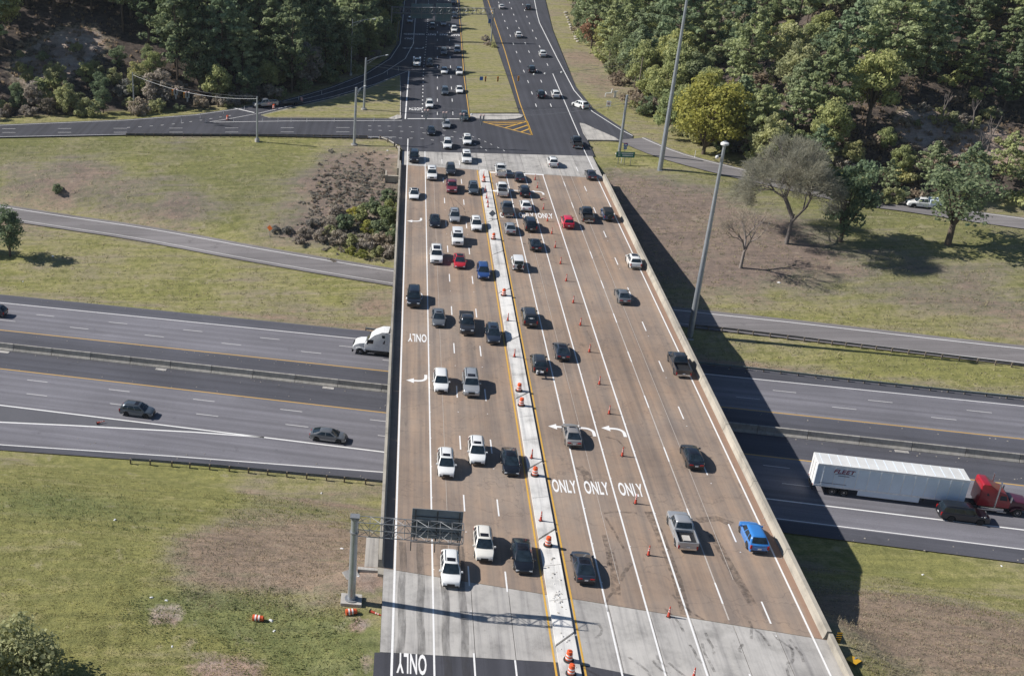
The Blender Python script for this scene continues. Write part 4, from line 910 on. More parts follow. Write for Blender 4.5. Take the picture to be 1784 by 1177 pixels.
V = [
 # oncoming traffic beyond the junction
 ('suv', 'silver', (714, 41), 'F', 'silver SUV in the leftmost shaded slip lane under the far sign gantry', ('rails',)),
 ('bigsuv', 'silver', (733, 32), 'F', 'light coloured SUV just below the far sign gantry, second lane', ()),
 ('suv', 'black', (753, 52), 'F', 'dark SUV alone in the middle shaded lane above the word EAST', ()),
 ('suv', 'silver', (772.5, 46), 'F', 'silver SUV in the shaded lane next to the inner lane, above EAST', ()),
 ('suv', 'white', (791, 57), 'F', 'white SUV in the shaded inner lane just above EAST', ()),
 ('suv', 'navy', (792, 33), 'F', 'dark blue SUV beneath the far gantry in the inner lane', ()),
 ('sedan', 'darkgrey', (790, 8), 'F', 'dark car at the top edge of the photo in the inner lane', ()),
 ('pickup', 'white', (726, 117), 'F', 'white utility pickup with tall side lockers at the slip lane mouth', ('utility',)),
 ('suv', 'black', (748, 117), 'F', 'black SUV in the shade beside the white utility pickup', ()),
 ('suv', 'grey', (773, 97), 'F', 'grey SUV in the shade, level with a silver one by the yellow line', ()),
 ('suv', 'silver', (796.5, 93), 'F', 'silver SUV in the shade by the yellow line, below the word EAST', ()),
 ('sedan', 'white', (774, 130), 'F', 'white sedan just out of the tree shade, left of a white SUV', ()),
 ('suv', 'white', (800, 132), 'F', 'white SUV at the yellow line just out of the tree shade', ()),
 ('suv', 'bluegrey', (775, 167), 'F', 'dark blue grey SUV waiting between two white cars before the stop line', ()),
 ('sedan', 'white', (800.5, 164), 'F', 'white car at the yellow line, second behind the stop line', ()),
 ('suv', 'white', (748, 190), 'F', 'white SUV with roof rack beside the road word NORTH', ('rails', 'rack')),
 ('suv', 'teal', (809, 212), 'F', 'grey green SUV stopped on the stop line by the concrete nose', ('sunroof',)),
 ('sedan', 'silver', (777.5, 225), 'F', 'silver car crossing the junction just past the stop line', ()),
 ('sedan', 'black', (751, 237), 'F', 'small black car turning through the junction dashes', ()),
 ('suv', 'white', (814, 254), 'F', 'white SUV in the junction right of another white SUV', ('sunroof',)),
 ('suv', 'white', (779.5, 261), 'F', 'white SUV in the junction just before the concrete approach', ('rails',)),
 # oncoming traffic on the bridge
 ('bigsuv', 'black', (721, 285), 'F', 'black SUV entering the bridge beside the left wall', ()),
 ('bigsuv', 'white', (813, 286.5), 'F', 'white boxy SUV on the far concrete approach, inner lane', ('sunroof',)),
 ('bigsuv', 'white', (752, 315.5), 'F', 'white large SUV left of a dark grey SUV near the far joint', ('sunroof',)),
 ('suv', 'darkgrey', (785, 306.5), 'F', 'dark grey SUV right behind the maroon pickup', ('rails',)),
 ('pickup', 'maroon', (787, 338.5), 'F', 'maroon pickup with chrome front, the only one on the bridge', ('cover',)),
 ('suv', 'bluegrey', (825, 340.5), 'F', 'dark grey blue SUV beside the first median cones', ('sunroof',)),
 ('sport', 'white', (721, 349.5), 'F', 'small white sedan with black glass roof in the far left lane', ('glassroof',)),
 ('sport', 'black', (757.5, 397.5), 'F', 'black low sedan left of a silver SUV', ('glassroof',)),
 ('suv', 'silver', (792, 390), 'F', 'silver SUV with sunroof between a black sedan and a white SUV', ('sunroof', 'rails')),
 ('suv', 'white', (830, 404.5), 'F', 'white SUV beside the median, right of a silver SUV', ('sunroof',)),
 ('boxsuv', 'white', (797, 430.5), 'F', 'white square cornered SUV alone in the second lane from the median', ('sunroof',)),
 ('bigsuv', 'white', (760, 461.5), 'F', 'white large SUV with wide sunroof left of the red sedan', ('panoramic',)),
 ('sport', 'red', (801, 469.5), 'F', 'dark red sedan with black glass roof, the only one', ('glassroof',)),
 ('suv', 'blue', (842.5, 489), 'F', 'bright blue SUV beside the median', ()),
 ('bigsuv', 'black', (720.5, 537.5), 'F', 'black SUV covering a painted ONLY in the left lane', ()),
 ('sedan', 'grey', (764, 571.5), 'F', 'grey sedan leading a grey pickup across the lanes', ('sunroof',)),
 ('pickup', 'darkgrey', (814, 585.5), 'F', 'dark grey pickup with covered bed facing the camera', ('cover',)),
 ('suv', 'navy', (860, 601.5), 'F', 'dark navy SUV beside the median, right of the grey pickup', ('sunroof',)),
 ('suv', 'white', (768, 686.5), 'F', 'white SUV left of a big silver SUV at mid bridge', ()),
 ('bigsuv', 'silver', (821, 693.5), 'F', 'big silver SUV with roof bars at mid bridge', ('sunroof', 'rails')),
 ('suv', 'white', (777, 835), 'F', 'white SUV with sunroof, leftmost of the trio above the overhead sign', ('sunroof', 'rails')),
 ('suv', 'white', (831.5, 812.5), 'F', 'white SUV with large grille, middle of the trio above the overhead sign', ('sunroof', 'rails')),
 ('sport', 'black', (891, 831), 'F', 'black sedan beside a cone and drum on the median, above the overhead sign', ('glassroof',)),
 ('suv', 'cream', (843.5, 981.5), 'F', 'cream white SUV with large grille just right of the overhead sign', ('sunroof', 'rails')),
 ('sport', 'black', (912.5, 1002), 'F', 'black sedan nearest the camera beside the median', ('glassroof',)),
 ('suv', 'white', (785, 1026.5), 'F', 'white SUV crossing onto the near concrete approach', ('sunroof', 'rails')),
 ('sedan', 'bluegrey', (867, 1266), 'F', 'dark car whose roof just shows at the bottom edge', ()),
 # traffic going away beyond the junction
 ('sedan', 'white', (874, 16.5), 'R', 'white sedan at the top of the right hand road', ()),
 ('suv', 'darkgrey', (920.5, 18), 'R', 'dark SUV by the right edge at the top of the right hand road', ()),
 ('suv', 'white', (903.5, 67), 'R', 'white SUV with pale roof mid way up the right hand road', ()),
 ('suv', 'white', (946, 100.5), 'R', 'white SUV by the right edge line of the right hand road', ()),
 ('suv', 'black', (927, 128), 'R', 'black SUV on the right hand road above the signal heads', ()),
 ('suv', 'black', (943, 172.5), 'R', 'black SUV side by side with a white SUV past the junction', ()),
 ('suv', 'white', (969, 172.5), 'R', 'white SUV side by side with a black SUV past the junction', ()),
 ('pickup', 'darkgrey', (1007, 260), 'R', 'dark grey pickup at the right edge of the junction', ()),
 ('suv', 'white', (964, 293), 'R', 'white SUV driving away on the far concrete approach', ('sunroof',)),
 ('sedan', 'plum', (1031.5, 315), 'R', 'dark plum sedan by the right wall at the far joint', ()),
 # traffic going away on the bridge
 ('pickup', 'white', (873, 310), 'R', 'white work pickup with rack and rubble in its bed at the stop line', ('ladder_rack', 'darkmirror')),
 ('sedan', 'plum', (905.5, 318.5), 'R', 'dark plum sedan at the stop line beside the work pickup', ()),
 ('pickup', 'white', (876, 344.5), 'R', 'plain white pickup second in line beside the median', ('tool_box',)),
 ('suv', 'black', (914.5, 345), 'R', 'black SUV right of the plain white pickup', ('rails',)),
 ('sedan', 'white', (917, 370), 'R', 'white sedan waiting on the far painted ONLY', ()),
 ('pickup', 'bluegrey', (885, 379.5), 'R', 'dark grey pickup third in line beside the median', ('cover',)),
 ('sedan', 'silver', (889.5, 410.5), 'R', 'silver sedan fourth in line beside the median', ()),
 ('bigsuv', 'black', (925, 405.5), 'R', 'large black SUV right of the silver sedan', ('rails',)),
 ('sport', 'black', (934, 439.5), 'R', 'black sedan with bright red tail lights behind the large black SUV', ('glassroof',)),
 ('jeep', 'white', (902.5, 473.5), 'R', 'white jeep with black spare wheel', ()),
 ('suv', 'brightred', (990.5, 400), 'R', 'bright red car in the through lane, the only one driving away', ()),
 ('pickup', 'darkgrey', (1025, 389.5), 'R', 'dark grey pickup left of the blue jeep', ()),
 ('jeep', 'jeepblue', (1060, 386.5), 'R', 'blue jeep with spare wheel by the right wall', ('softtop',)),
 ('suv', 'white', (1107, 470), 'R', 'white SUV by the right wall at mid bridge', ('panoramic',)),
 ('sedan', 'grey', (1088, 532), 'R', 'grey sedan alone in the right lanes at mid bridge', ()),
 ('bigsuv', 'darkgrey', (924, 572), 'R', 'dark SUV with white lettering on its rear window beside the median', ('rails',)),
 ('sport', 'navy', (981, 630.5), 'R', 'dark sedan right of the SUV with the hitch carrier', ('glassroof',)),
 ('suv', 'darkgrey', (941, 653.5), 'R', 'dark SUV carrying a rack on its hitch', ('rails',)),
 ('pickup', 'darkgrey', (1190, 659), 'R', 'black pickup by the right wall at mid bridge', ()),
 ('sedan', 'tan', (999.5, 782), 'R', 'tan sedan straddling a lane line over the painted arrows', ('sunroof',)),
 ('sedan', 'black', (1212, 821), 'R', 'black sedan in the right lanes above the silver pickup', ()),
 ('pickup', 'silver', (1197, 962.5), 'R', 'silver pickup with open bed nearest the camera in the right lanes', ('load',)),
 ('suv', 'skyblue', (1321, 966), 'R', 'sky blue car by the right wall near the camera', ()),
 ('sport', 'navy', (1020, 1020.5), 'R', 'dark navy sedan nearest the camera right of the median', ('glassroof',)),
]
for v in V:
    t = on_deck(*v[:6])
    if 'hitch' in v[4] and v[2][0] == 941:
        MB().box(-.04, .04, -3.2, -2.3, .48, .56).box(-.62, .62, -3.25, -2.85, .56, .6).build('hitch_rack', 'steel_dark', t); MB().tube((-.35, -3.05, .82), (-.25, -3.05, .82), .26, n=14).tube((.35, -3.05, .82), (.25, -3.05, .82), .26, n=14).build('scooter_wheel', 'rubber', t)
        MB().box(-.3, .3, -3.15, -2.95, .75, .95).box(-.62, -.40, -3.2, -2.95, .6, 1.05).build('carried_scooter', 'sign_white', t, bevel=.03)
    if 'lettering on its rear' in v[4]:
        H_ = SPEC['bigsuv'][2]; a, b_ = H_.end(0, .5, 'rear'), H_.end(0, .9, 'rear'); d = (b_-a).normalized()
        MB().box(-.42, .42, -.03, .03, 0, .004).box(-.2, .2, -.16, .16, 0, .004).build('window_sticker', 'sign_white', t, Matrix.Translation(a + Vector((0, -.03, 0))) @ Vector((0, -d.z, d.y)).to_track_quat('Z', 'Y').to_matrix().to_4x4() @ Matrix.Diagonal((1, .5, 1, 1)))
p = P(1023, 190.5); vehicle('suv', 'white', p + Vector((-1.2, 1.9, 0)), AW+.52, 'white SUV leaving the slip road curve on the right')
def on_way(kind, color, p, ang, label, extras=()):
    return vehicle(kind, color, p, ang, label, extras, 'vehicles on the interstate and ramps')
IR = -HI - math.pi/2; IL = -HI + math.pi/2
def ipos(px, back=.95):
    q = I(*px); w = iw(q.x, q.y+back, ZI); return w
on_way('suv', 'bluegrey', ipos((236, 727)), IR, 'grey SUV on the near interstate lanes at the left, heading right', ('sunroof', 'rails'))
on_way('sedan', 'grey', ipos((570, 771)), IR, 'grey sedan on the near interstate lanes beside the bridge', ())
on_way('suv', 'navy', ipos((-17, 552)), IL, 'dark car leaving the left edge on the far interstate lanes', ())
on_way('bigsuv', 'black', ipos((1680, 911)), IR+.0, 'black SUV beside the red truck and trailer', ('rails',))
q = P(1612, 363, -3.25); on_way('pickup', 'white', q + Vector((0, .9, 0)), IL-.02, 'white truck half hidden by a tree on the slip road', ('utility',))
q = P(463, 187); tp = on_way('pickup', 'silver', q + Vector((0, 1.0, 0)), math.pi/2+.32, 'silver pickup towing a trailer on the shaded slip lane', ())
tt_ = thing('flatbed_trailer', 'low flatbed trailer loaded with posts behind the silver pickup', 'trailer', tp.matrix_world)
MB().box(-.95, .95, -9.3, -4.0, .55, .68).build('trailer_bed', 'steel_dark', tt_); MB().box(-.05, .05, -4.0, -2.95, .5, .6).build('drawbar', 'steel_dark', tt_)
for k in range(7): MB().tube((-.7+.22*k, -9, .68), (-.7+.22*k, -9, 1.4+.1*(k % 3)), .05, n=6).build('post', 'band_white' if k % 2 else 'orange_dull', tt_)
for sx in (-1, 1):
    for y in (-7.2, -6.4): MB().lathe([(.2, -.1), (.33, -.1), (.33, .1), (.2, .1)], 12, (sx*1.05, y, .33), 'X').build('wheel', 'rubber', tt_)

# ---------------------------------------------------------------- articulated trucks (front is +y)
def wheel(t, x, y, r=.51, w=.28, rim='rim'):
    o = MB().lathe([(r*.6, -w/2), (r*.94, -w/2), (r, -w/2+.05), (r, w/2-.05), (r*.94, w/2), (r*.6, w/2)], 18, axis='X').build('wheel', 'rubber', t, Matrix.Translation((x, y, r)), smooth=40)
    MB().lathe([(r*.18, -w/2-.01), (r*.5, -w/2+.03), (r*.64, -w/2-.015), (r*.64, w/2+.015), (r*.5, w/2-.03), (r*.18, w/2+.01)], 12, axis='X').build('rim', rim, o, smooth=40)
def tractor(t, paint, dark, y0, classic):
    "y0 = front bumper"
    S = lambda prof: [(y0+y, z) for y, z in prof]
    if classic: cab = S([(-2.15, .95), (-2.15, 1.75), (-2.35, 2.0), (-2.75, 2.75), (-3.6, 3.05), (-4.6, 3.75), (-5.35, 3.8), (-5.5, 3.6), (-5.5, .95)]); hood = S([(-.12, .75), (-.12, 1.55), (-.25, 1.75), (-2.2, 1.98), (-2.3, .9)])
    else: cab = S([(-1.75, .85), (-1.75, 1.8), (-1.95, 2.05), (-2.55, 2.85), (-3.2, 3.45), (-4.2, 3.95), (-5.3, 4.02), (-5.3, .85)]); hood = S([(-.06, .65), (-.06, 1.25), (-.35, 1.62), (-1.0, 1.88), (-2.0, 2.02), (-2.1, .85)])
    MB().prism(cab, -1.16, 1.16).build('cab', paint, t, smooth=30, bevel=.16, seg=3)
    MB().prism(hood, -.98 if classic else -1.12, .98 if classic else 1.12).build('hood', dark if classic else paint, t, smooth=30, bevel=.14, seg=3)
    a, b = (cab[1], cab[3]) if classic else (cab[1], cab[3])
    d = Vector((0, b[0]-a[0], b[1]-a[1])); n = Vector((0, -d.z, d.y)).normalized(); n = n if n.y > 0 else -n
    q = [Vector((x, a[0], a[1]))+d*k+n*.03 for x, k in ((-1., .12), (1., .12), (.96, .92), (-.96, .92))]
    MB().add(q, [(0, 1, 2, 3)]).build('windshield', 'car_glass', t)
    for sx in (-1, 1):
        X = sx*1.172; ww = lambda n_, ys, zs: MB().add([(X, y0+ys[0], zs[0]), (X, y0+ys[1], zs[0]), (X, y0+ys[1]-.05, zs[1]), (X, y0+ys[0]-.22, zs[1])], [(0, 1, 2, 3)]).build(n_, 'car_glass', t)
        ww('side_window', (-2.05, -3.05) if not classic else (-2.55, -3.35), (1.98, 2.6) if not classic else (1.95, 2.55)); ww('sleeper_window', (-4.45, -4.75), (2.1, 2.65) if not classic else (2.35, 2.7))
        if not classic: MB().add([(X, y0-4.35, 3.0), (X, y0-4.75, 3.0), (X, y0-4.75, 3.45), (X, y0-4.25, 3.45)], [(0, 1, 2, 3)]).build('sleeper_window', 'car_glass', t)
        MB().box(min(sx*.72, sx*1.14), max(sx*.72, sx*1.14), y0-5.3, y0-2.6, .42, .86).build('fuel_tank', 'chrome' if classic else 'plastic_black', t, smooth=30, bevel=.08)
        MB().box(min(sx*1.0, sx*1.2), max(sx*1.0, sx*1.2), y0-3.3, y0-2.3, .38, .48).build('step', 'chrome', t)
        MB().box(min(sx*1.28, sx*1.42), max(sx*1.28, sx*1.42), y0-2.35, y0-2.2, 1.9, 2.6).build('mirror', 'plastic_black' if not classic else 'chrome', t, bevel=.03)
        MB().box(min(sx*.78, sx*1.08), max(sx*.78, sx*1.08), y0-.3, y0-.04, .95, 1.25).build('headlight', 'lamp_clear', t, bevel=.04)
        if classic: MB().tube((sx*1.12, y0-3.65, .9), (sx*1.12, y0-3.65, 4.2), .10, n=10).build('exhaust_stack', 'chrome', t, smooth=40)
        else: MB().box(min(sx*1.02, sx*1.17), max(sx*1.02, sx*1.17), y0-6.0, y0-5.25, .9, 3.85, 1, .9).build('side_fairing', paint, t, bevel=.03)
        wheel(t, sx*1.02, y0-1.15, .52)
        for y in (-6.6, -7.9): wheel(t, sx*.92, y0+y, .52, .5)
        MB().prism([(y0-.35, .62), (y0-.5, .98), (y0-.85, 1.18), (y0-1.45, 1.18), (y0-1.85, .98), (y0-2.0, .62), (y0-1.85, .62), (y0-1.4, 1.1), (y0-.9, 1.1), (y0-.55, .9)], sx*.84, sx*1.2).build('fender', dark if classic else paint, t, smooth=40)
    MB().box(-1.15, 1.15, y0-.16, y0+.06, .35, .8).build('front_bumper', 'chrome' if classic else 'plastic_black', t, smooth=30, bevel=.05)
    MB().box(-.62, .62, y0-.14, y0-.02, .85, 1.5).build('grille', 'chrome' if classic else 'plastic_black', t, bevel=.03)
    MB().box(-.45, .45, y0-9., y0-2., .55, .85).build('chassis', 'plastic_black', t)
    if not classic: MB().prism([(y0-5.3, 3.0), (y0-5.3, 4.0), (y0-5.9, 4.0), (y0-5.9, 3.2)], -1.05, 1.05).build('roof_fairing', 'plastic_black', t)
def trailer(t, yf, L=16.1, ribs=True, wall='trailer_white'):
    W, z0, z1 = 1.29, 1.12, 4.12; yr = yf-L
    MB().box(-W, W, yr, yf, z0, z1-.05).build('trailer_box', wall, t, bevel=.02, seg=1)
    MB().box(-W-.01, W+.01, yr-.01, yf+.01, z1-.05, z1+.02).build('trailer_roof', 'trailer_roof', t, bevel=.02, seg=1)
    for k in range(16): MB().box(-W+.12, W-.12, yr+.5+k*1.0, yr+.56+k*1.0, z1+.02, z1+.035).build('roof_rib', 'trailer_white', t)
    MB().box(-W-.018, W+.018, yr-.005, yf+.005, z0-.02, z0+.2).build('bottom_rail', 'trailer_rib', t); MB().box(-W-.016, W+.016, yr-.004, yf+.004, z1-.25, z1-.06).build('top_rail', 'trailer_rib', t)
    for sx in (-1, 1):
        if ribs:
            for k in range(13): MB().box(min(sx*W, sx*(W+.03)), max(sx*W, sx*(W+.03)), yr+.75+k*1.22, yr+.83+k*1.22, z0+.2, z1-.26).build('side_rib', 'trailer_rib', t)
        MB().box(min(sx*(W-.06), sx*(W-.02)), max(sx*(W-.06), sx*(W-.02)), yf-11.2, yf-4.6, .42, z0-.03).build('side_skirt', 'trailer_white', t)
        MB().box(min(sx*(.02), sx*(W-.06)), max(sx*(.02), sx*(W-.06)), yr-.025, yr-.004, z0+.15, z1-.15).build('rear_door', 'sign_white', t)
        MB().tube((sx*.5, yr-.05, z0+.1), (sx*.5, yr-.05, z1-.2), .025, n=6).build('lock_rod', 'galvanised', t)
        MB().box(min(sx*.95, sx*1.15), max(sx*.95, sx*1.15), yr-.03, yr+.02, z0-.02, z0+.12).build('taillight', 'lamp_red', t)
        MB().box(min(sx*.6, sx*.7), max(sx*.6, sx*.7), yr+.0, yr+.12, .5, z0).build('underride_post', 'plastic_black', t); MB().box(min(sx*.45, sx*1.1), max(sx*.45, sx*1.1), yr+1.2, yr+1.24, .45, z0).build('mud_flap', 'plastic_black', t)
        for y in (2.2, 3.5): wheel(t, sx*.95, yr+y, .51, .5)
        MB().box(min(sx*.5, sx*.62), max(sx*.5, sx*.62), yf-4., yf-3.85, .4, z0).build('landing_leg', 'steel_dark', t)
    MB().box(-1.15, 1.15, yr-.01, yr+.1, .45, .56).build('underride_bar', 'plastic_black', t); MB().box(-.5, .5, yr+1., yr+5., .6, z0-.02).build('bogie', 'plastic_black', t)
    return yr
# red tractor with white trailer, heading right
q = I(1413, 858); yr0 = 16.1
p0 = iw(q.x, q.y+1.29, ZI); t = thing('semi_truck', 'red tractor truck hauling a long white trailer lettered FLEET', 'truck', at(p0 + Vector((IDR[0], IDR[1], 0))*16.1, IR), 'articulated trucks')
trailer(t, 0.); tractor(t, 'truck_red', 'truck_maroon', 6.9, True)
SX = 1.29+.035      # near side of a right-heading truck is its own right (+x)
M1 = Matrix.Translation((SX+.012, -13.1, 3.38)) @ Matrix(((0, 0, 1, 0), (1, 0, 0, 0), (0, 1, 0, 0), (0, 0, 0, 1)))
lettering('lettering', 'FLEET', t, M1, 2.2, .5, 'fleet_red', .02, .06)
sw_ = [Vector((SX+.006, -14.1+2.2*u, 2.92+.14*math.sin(u*math.pi))) for u in np.linspace(0, 1, 9)]; m = MB()
v = [(p.x, p.y, p.z) for p in sw_] + [(p.x, p.y, p.z+.05) for p in sw_]; m.add(v, [(i, i+1, 10+i, 9+i) for i in range(8)]); m.build('logo_swoosh', 'fleet_navy', t)
MB().box(SX-.012, SX+.004, -13.7, -12.5, 2.76, 2.82).build('logo_underline', 'fleet_navy', t)
MB().box(SX-.012, SX+.004, -15.6, -12.6, 1.62, 1.67).build('side_stripe', 'fleet_navy', t)
# white tractor, heading left, trailer hidden under the bridge
q = I(613, 616); t = thing('semi_truck', 'white tractor truck emerging from under the bridge, heading left', 'truck', at(iw(q.x, q.y+1.25, ZI), IL), 'articulated trucks')
tractor(t, 'truck_white', 'truck_white', 0., False); trailer(t, -6.3, 15.5, True, 'steel_dark')

# ---------------------------------------------------------------- cones and drums
ORD = ['first', 'second', 'third', 'fourth', 'fifth', 'sixth', 'seventh', 'eighth', 'ninth', 'tenth', 'eleventh', 'twelfth', 'thirteenth', 'fourteenth', 'fifteenth', 'sixteenth', 'seventeenth', 'eighteenth', 'nineteenth', 'twentieth']
def solid(name, prof, mat, n=14): 
    m = MB().lathe(prof, n).mesh(name, 40); m.materials.append(MAT[mat]); return m
CONE = [('base', MB().box(-.19, .19, -.19, .19, 0, .05, .9).mesh('base'), 'black_base'), ('cone_body', solid('cone_body', [(.15, .04), (.13, .10), (.055, 1.02), (.035, 1.08)], 'orange_dull'), None),
        ('band', solid('band', [(.100, .55), (.089, .68)], 'band_pink'), None), ('band', solid('band', [(.083, .78), (.072, .90)], 'band_pink'), None), ('handle', solid('handle', [(.045, 1.07), (.05, 1.10), (.02, 1.16)], 'orange_dull', 8), None)]
DRUM = [('base', solid('base', [(.44, 0), (.44, .10), (.33, .13)], 'black_base', 18), None), ('drum_body', solid('drum_body', [(.29, .05), (.29, .42), (.27, .44), (.265, .72), (.25, .74), (.235, 1.0), (.20, 1.02)], 'orange', 18), None),
        ('band', solid('band', [(.297, .26), (.295, .40)], 'band_white', 18), None), ('band', solid('band', [(.272, .56), (.268, .70)], 'band_white', 18), None), ('handle', MB().box(-.12, .12, -.03, .03, 1.01, 1.10).mesh('handle'), 'orange')]
def stand(name, parts, cat, mw, label, group):
    t = thing(name, label, cat, mw, group)
    for n, m, mat in parts: obj(n, m, mat, t)
    return t
row = [(1208, 1180), (1164.6, 1073), (1129.5, 966), (1107, 876), (1084, 793.4), (1061, 720), (1044, 668.6), (1026.6, 612.5), (1011, 566), (998.6, 527), (986.3, 489), (976.4, 459), (967, 431), (961, 407), (953.6, 385), (946.6, 364.5), (936, 327), (932, 313)]
for i, px in enumerate(row): stand('traffic_cone', CONE, 'traffic cone', at(P(*px, 0.), random.uniform(0, 1)), 'tall orange cone, %s from the camera in the turn lane row' % ORD[i], 'cones along the turn lane')
stand('traffic_cone', CONE, 'traffic cone', at(P(941.5, 347, .16), .4) @ Matrix.Rotation(1.45, 4, 'Y'), 'orange cone knocked over beside the far painted arrow', 'cones along the turn lane')
mrow = [(942, 906), (926, 797), (896, 620.7), (884.6, 557.7), (850, 360.5), (849.4, 353), (847.5, 345), (845, 333.5), (842.5, 307)]
for i, px in enumerate(mrow): stand('traffic_cone', CONE, 'traffic cone', at(P(*px, .2), random.uniform(0, 1)), 'slim orange cone on the median, %s from the camera' % ORD[i], 'cones on the median')
drow = [(994.5, 1173), (990.5, 1149), (954.5, 949), (931.5, 827), (908, 705.5), (904, 680), (877.5, 514), (859.7, 416), (842.8, 316)]
for i, px in enumerate(drow): stand('traffic_drum', DRUM, 'traffic drum', at(P(*px, .2), random.uniform(0, 3)), 'orange and white drum on the median, %s from the camera' % ORD[i], 'drums on the median')
DN = DRUM[1:]
def lying(px, rz, parts, name, label, cat, r=.27, zoff=0.):
    p = G(*px); return stand(name, parts, cat, at((p.x, p.y, p.z+r*.9), rz) @ Matrix.Rotation(math.pi/2-.05, 4, 'Y') @ Matrix.Translation((0, 0, -.5)), label, 'toppled traffic devices')
lying((611, 1068), .1, DN, 'traffic_drum', 'striped drum lying on its side below the sign post base', 'traffic drum'); lying((449, 1079), -.2, DN, 'traffic_drum', 'pale drum lying alone in the grass at the left', 'traffic drum')
lying((653, 1068), -.6, CONE, 'traffic_cone', 'toppled cone in the grass beside the concrete approach', 'traffic cone', .12)
stand('traffic_drum', DRUM, 'traffic drum', at(P(396.5, 208.5), 0), 'red drum at the tip of the grass island', 'drums by the slip lane'); stand('traffic_drum', DRUM, 'traffic drum', at(P(477, 189), 0), 'orange drum beside the silver pickup on the slip lane', 'drums by the slip lane')
# temporary sign seen from behind on the median
p = P(857, 381, .2); t = thing('diamond_sign', 'grey backed diamond sign on a stand on the median', 'sign', at(p, -HB))
MB().add([(-.62, .0, 1.0), (0, .0, .38), (.62, .0, 1.0), (0, .0, 1.62)], [(0, 1, 2, 3)]).add([(-.62, .02, 1.0), (0, .02, .38), (.62, .02, 1.0), (0, .02, 1.62)], [(3, 2, 1, 0)]).build('sign_panel', 'sign_back', t)
MB().tube((0, -.02, 0), (0, -.02, 1.6), .03, n=6).box(-.5, .5, -.05, .0, 0, .06).box(-.04, .04, -.5, .5, 0, .05).build('sign_stand', 'galvanised_dull', t)
# flexible lane posts by the grass island
DP = [('base', solid('base', [(.11, 0), (.11, .03)], 'black_base', 10), None), ('post', solid('post', [(.045, .02), (.045, 1.0)], 'band_white', 8), None), ('band', solid('band', [(.05, .72), (.05, .9)], 'galvanised', 8), None)]
for i, (zx, zy) in enumerate(sorted(((62, 400), (190, 373), (348, 342), (488, 317), (228, 402), (415, 401), (610, 399), (715, 398), (803, 398), (910, 397), (1095, 396), (1363, 393), (1500, 391), (1010, 210), (855, 248), (1453, 78), (1527, 52), (710, 287)))):
    stand('delineator_post', DP, 'delineator post', at(P(300+zx/3.878, 110+zy/3.878)), 'white flexible lane post round the grass island, %s from the left' % ORD[i], 'flexible posts round the grass island')

# ---------------------------------------------------------------- poles, signals, lamps
def pole(name, label, px, z, h, r0, r1, mat='galvanised', cat='pole', group='signal and lamp poles', base=True):
    p = P(*px, z); t = thing(name, label, cat, at(p), group)
    MB().tube((0, 0, 0), (0, 0, h), r0, r1, 14).build('pole_shaft', mat, t, smooth=40)
    if base: MB().lathe([(r0*2.3, -.6), (r0*2.3, .32), (r0*2.1, .38)], 14).build('footing', 'pad_concrete', t, smooth=40); MB().lathe([(r0*1.7, .38), (r0*1.7, .44)], 12).build('base_plate', 'galvanised_dull', t)
    MB().lathe([(r1*1.15, h-.02), (r1*1.1, h+.08)], 10).build('cap', mat, t)
    return t, p
def lamp_arm(t, h, d, L, mat='galvanised'):
    u = Vector((math.cos(d), math.sin(d), 0))
    MB().tube((0, 0, h-.5), u*L*.5 + Vector((0, 0, h+.25)), .06, n=8).tube(u*L*.5 + Vector((0, 0, h+.25)), u*L + Vector((0, 0, h+.4)), .05, n=8).tube((0, 0, h-1.2), u*L*.55 + Vector((0, 0, h+.2)), .035, n=6).build('lamp_arm', mat, t, smooth=40)
    MB().box(-.16, .16, -.38, .38, -.10, .08, .8).build('lamp_head', 'pvc_white', t, at(u*L + Vector((0, 0, h+.38)), d - math.pi/2), smooth=30, bevel=.04)
t1, b1 = pole('strain_pole', 'thin pole at the left wood edge carrying a signal span', (234, 193), 0, 8.8, .17, .12)
t2, b2 = pole('strain_pole', 'signal pole standing on the slope edge left of the junction', (448, 244), -.1, 9.2, .22, .16)
t3, b3 = pole('strain_pole', 'tall pole with lamp on the slope by the left junction corner', (617, 253), -.6, 12.2, .30, .22); lamp_arm(t3, 11.6, .9, 3.2)
t4, b4 = pole('strain_pole', 'tall pole with lamp standing on the grass island', (634, 191), 0.1, 11.9, .28, .20); lamp_arm(t4, 11.6, .55, 6.)
t5, b5 = pole('strain_pole', 'thick signal pole behind the green sign on the right', (1078, 270), -.5, 12.3, .33, .24)
t6, b6 = pole('utility_pole', 'weathered wooden pole at the right wood edge', (1109, 176), 0, 10.4, .17, .12, 'wood_pole', base=False)
t7, b7 = pole('lamp_post', 'street lamp with bracket arm in front of the dark left wood', (611, 129), 0, 14., .16, .09); lamp_arm(t7, 13.6, .2, 5.8)
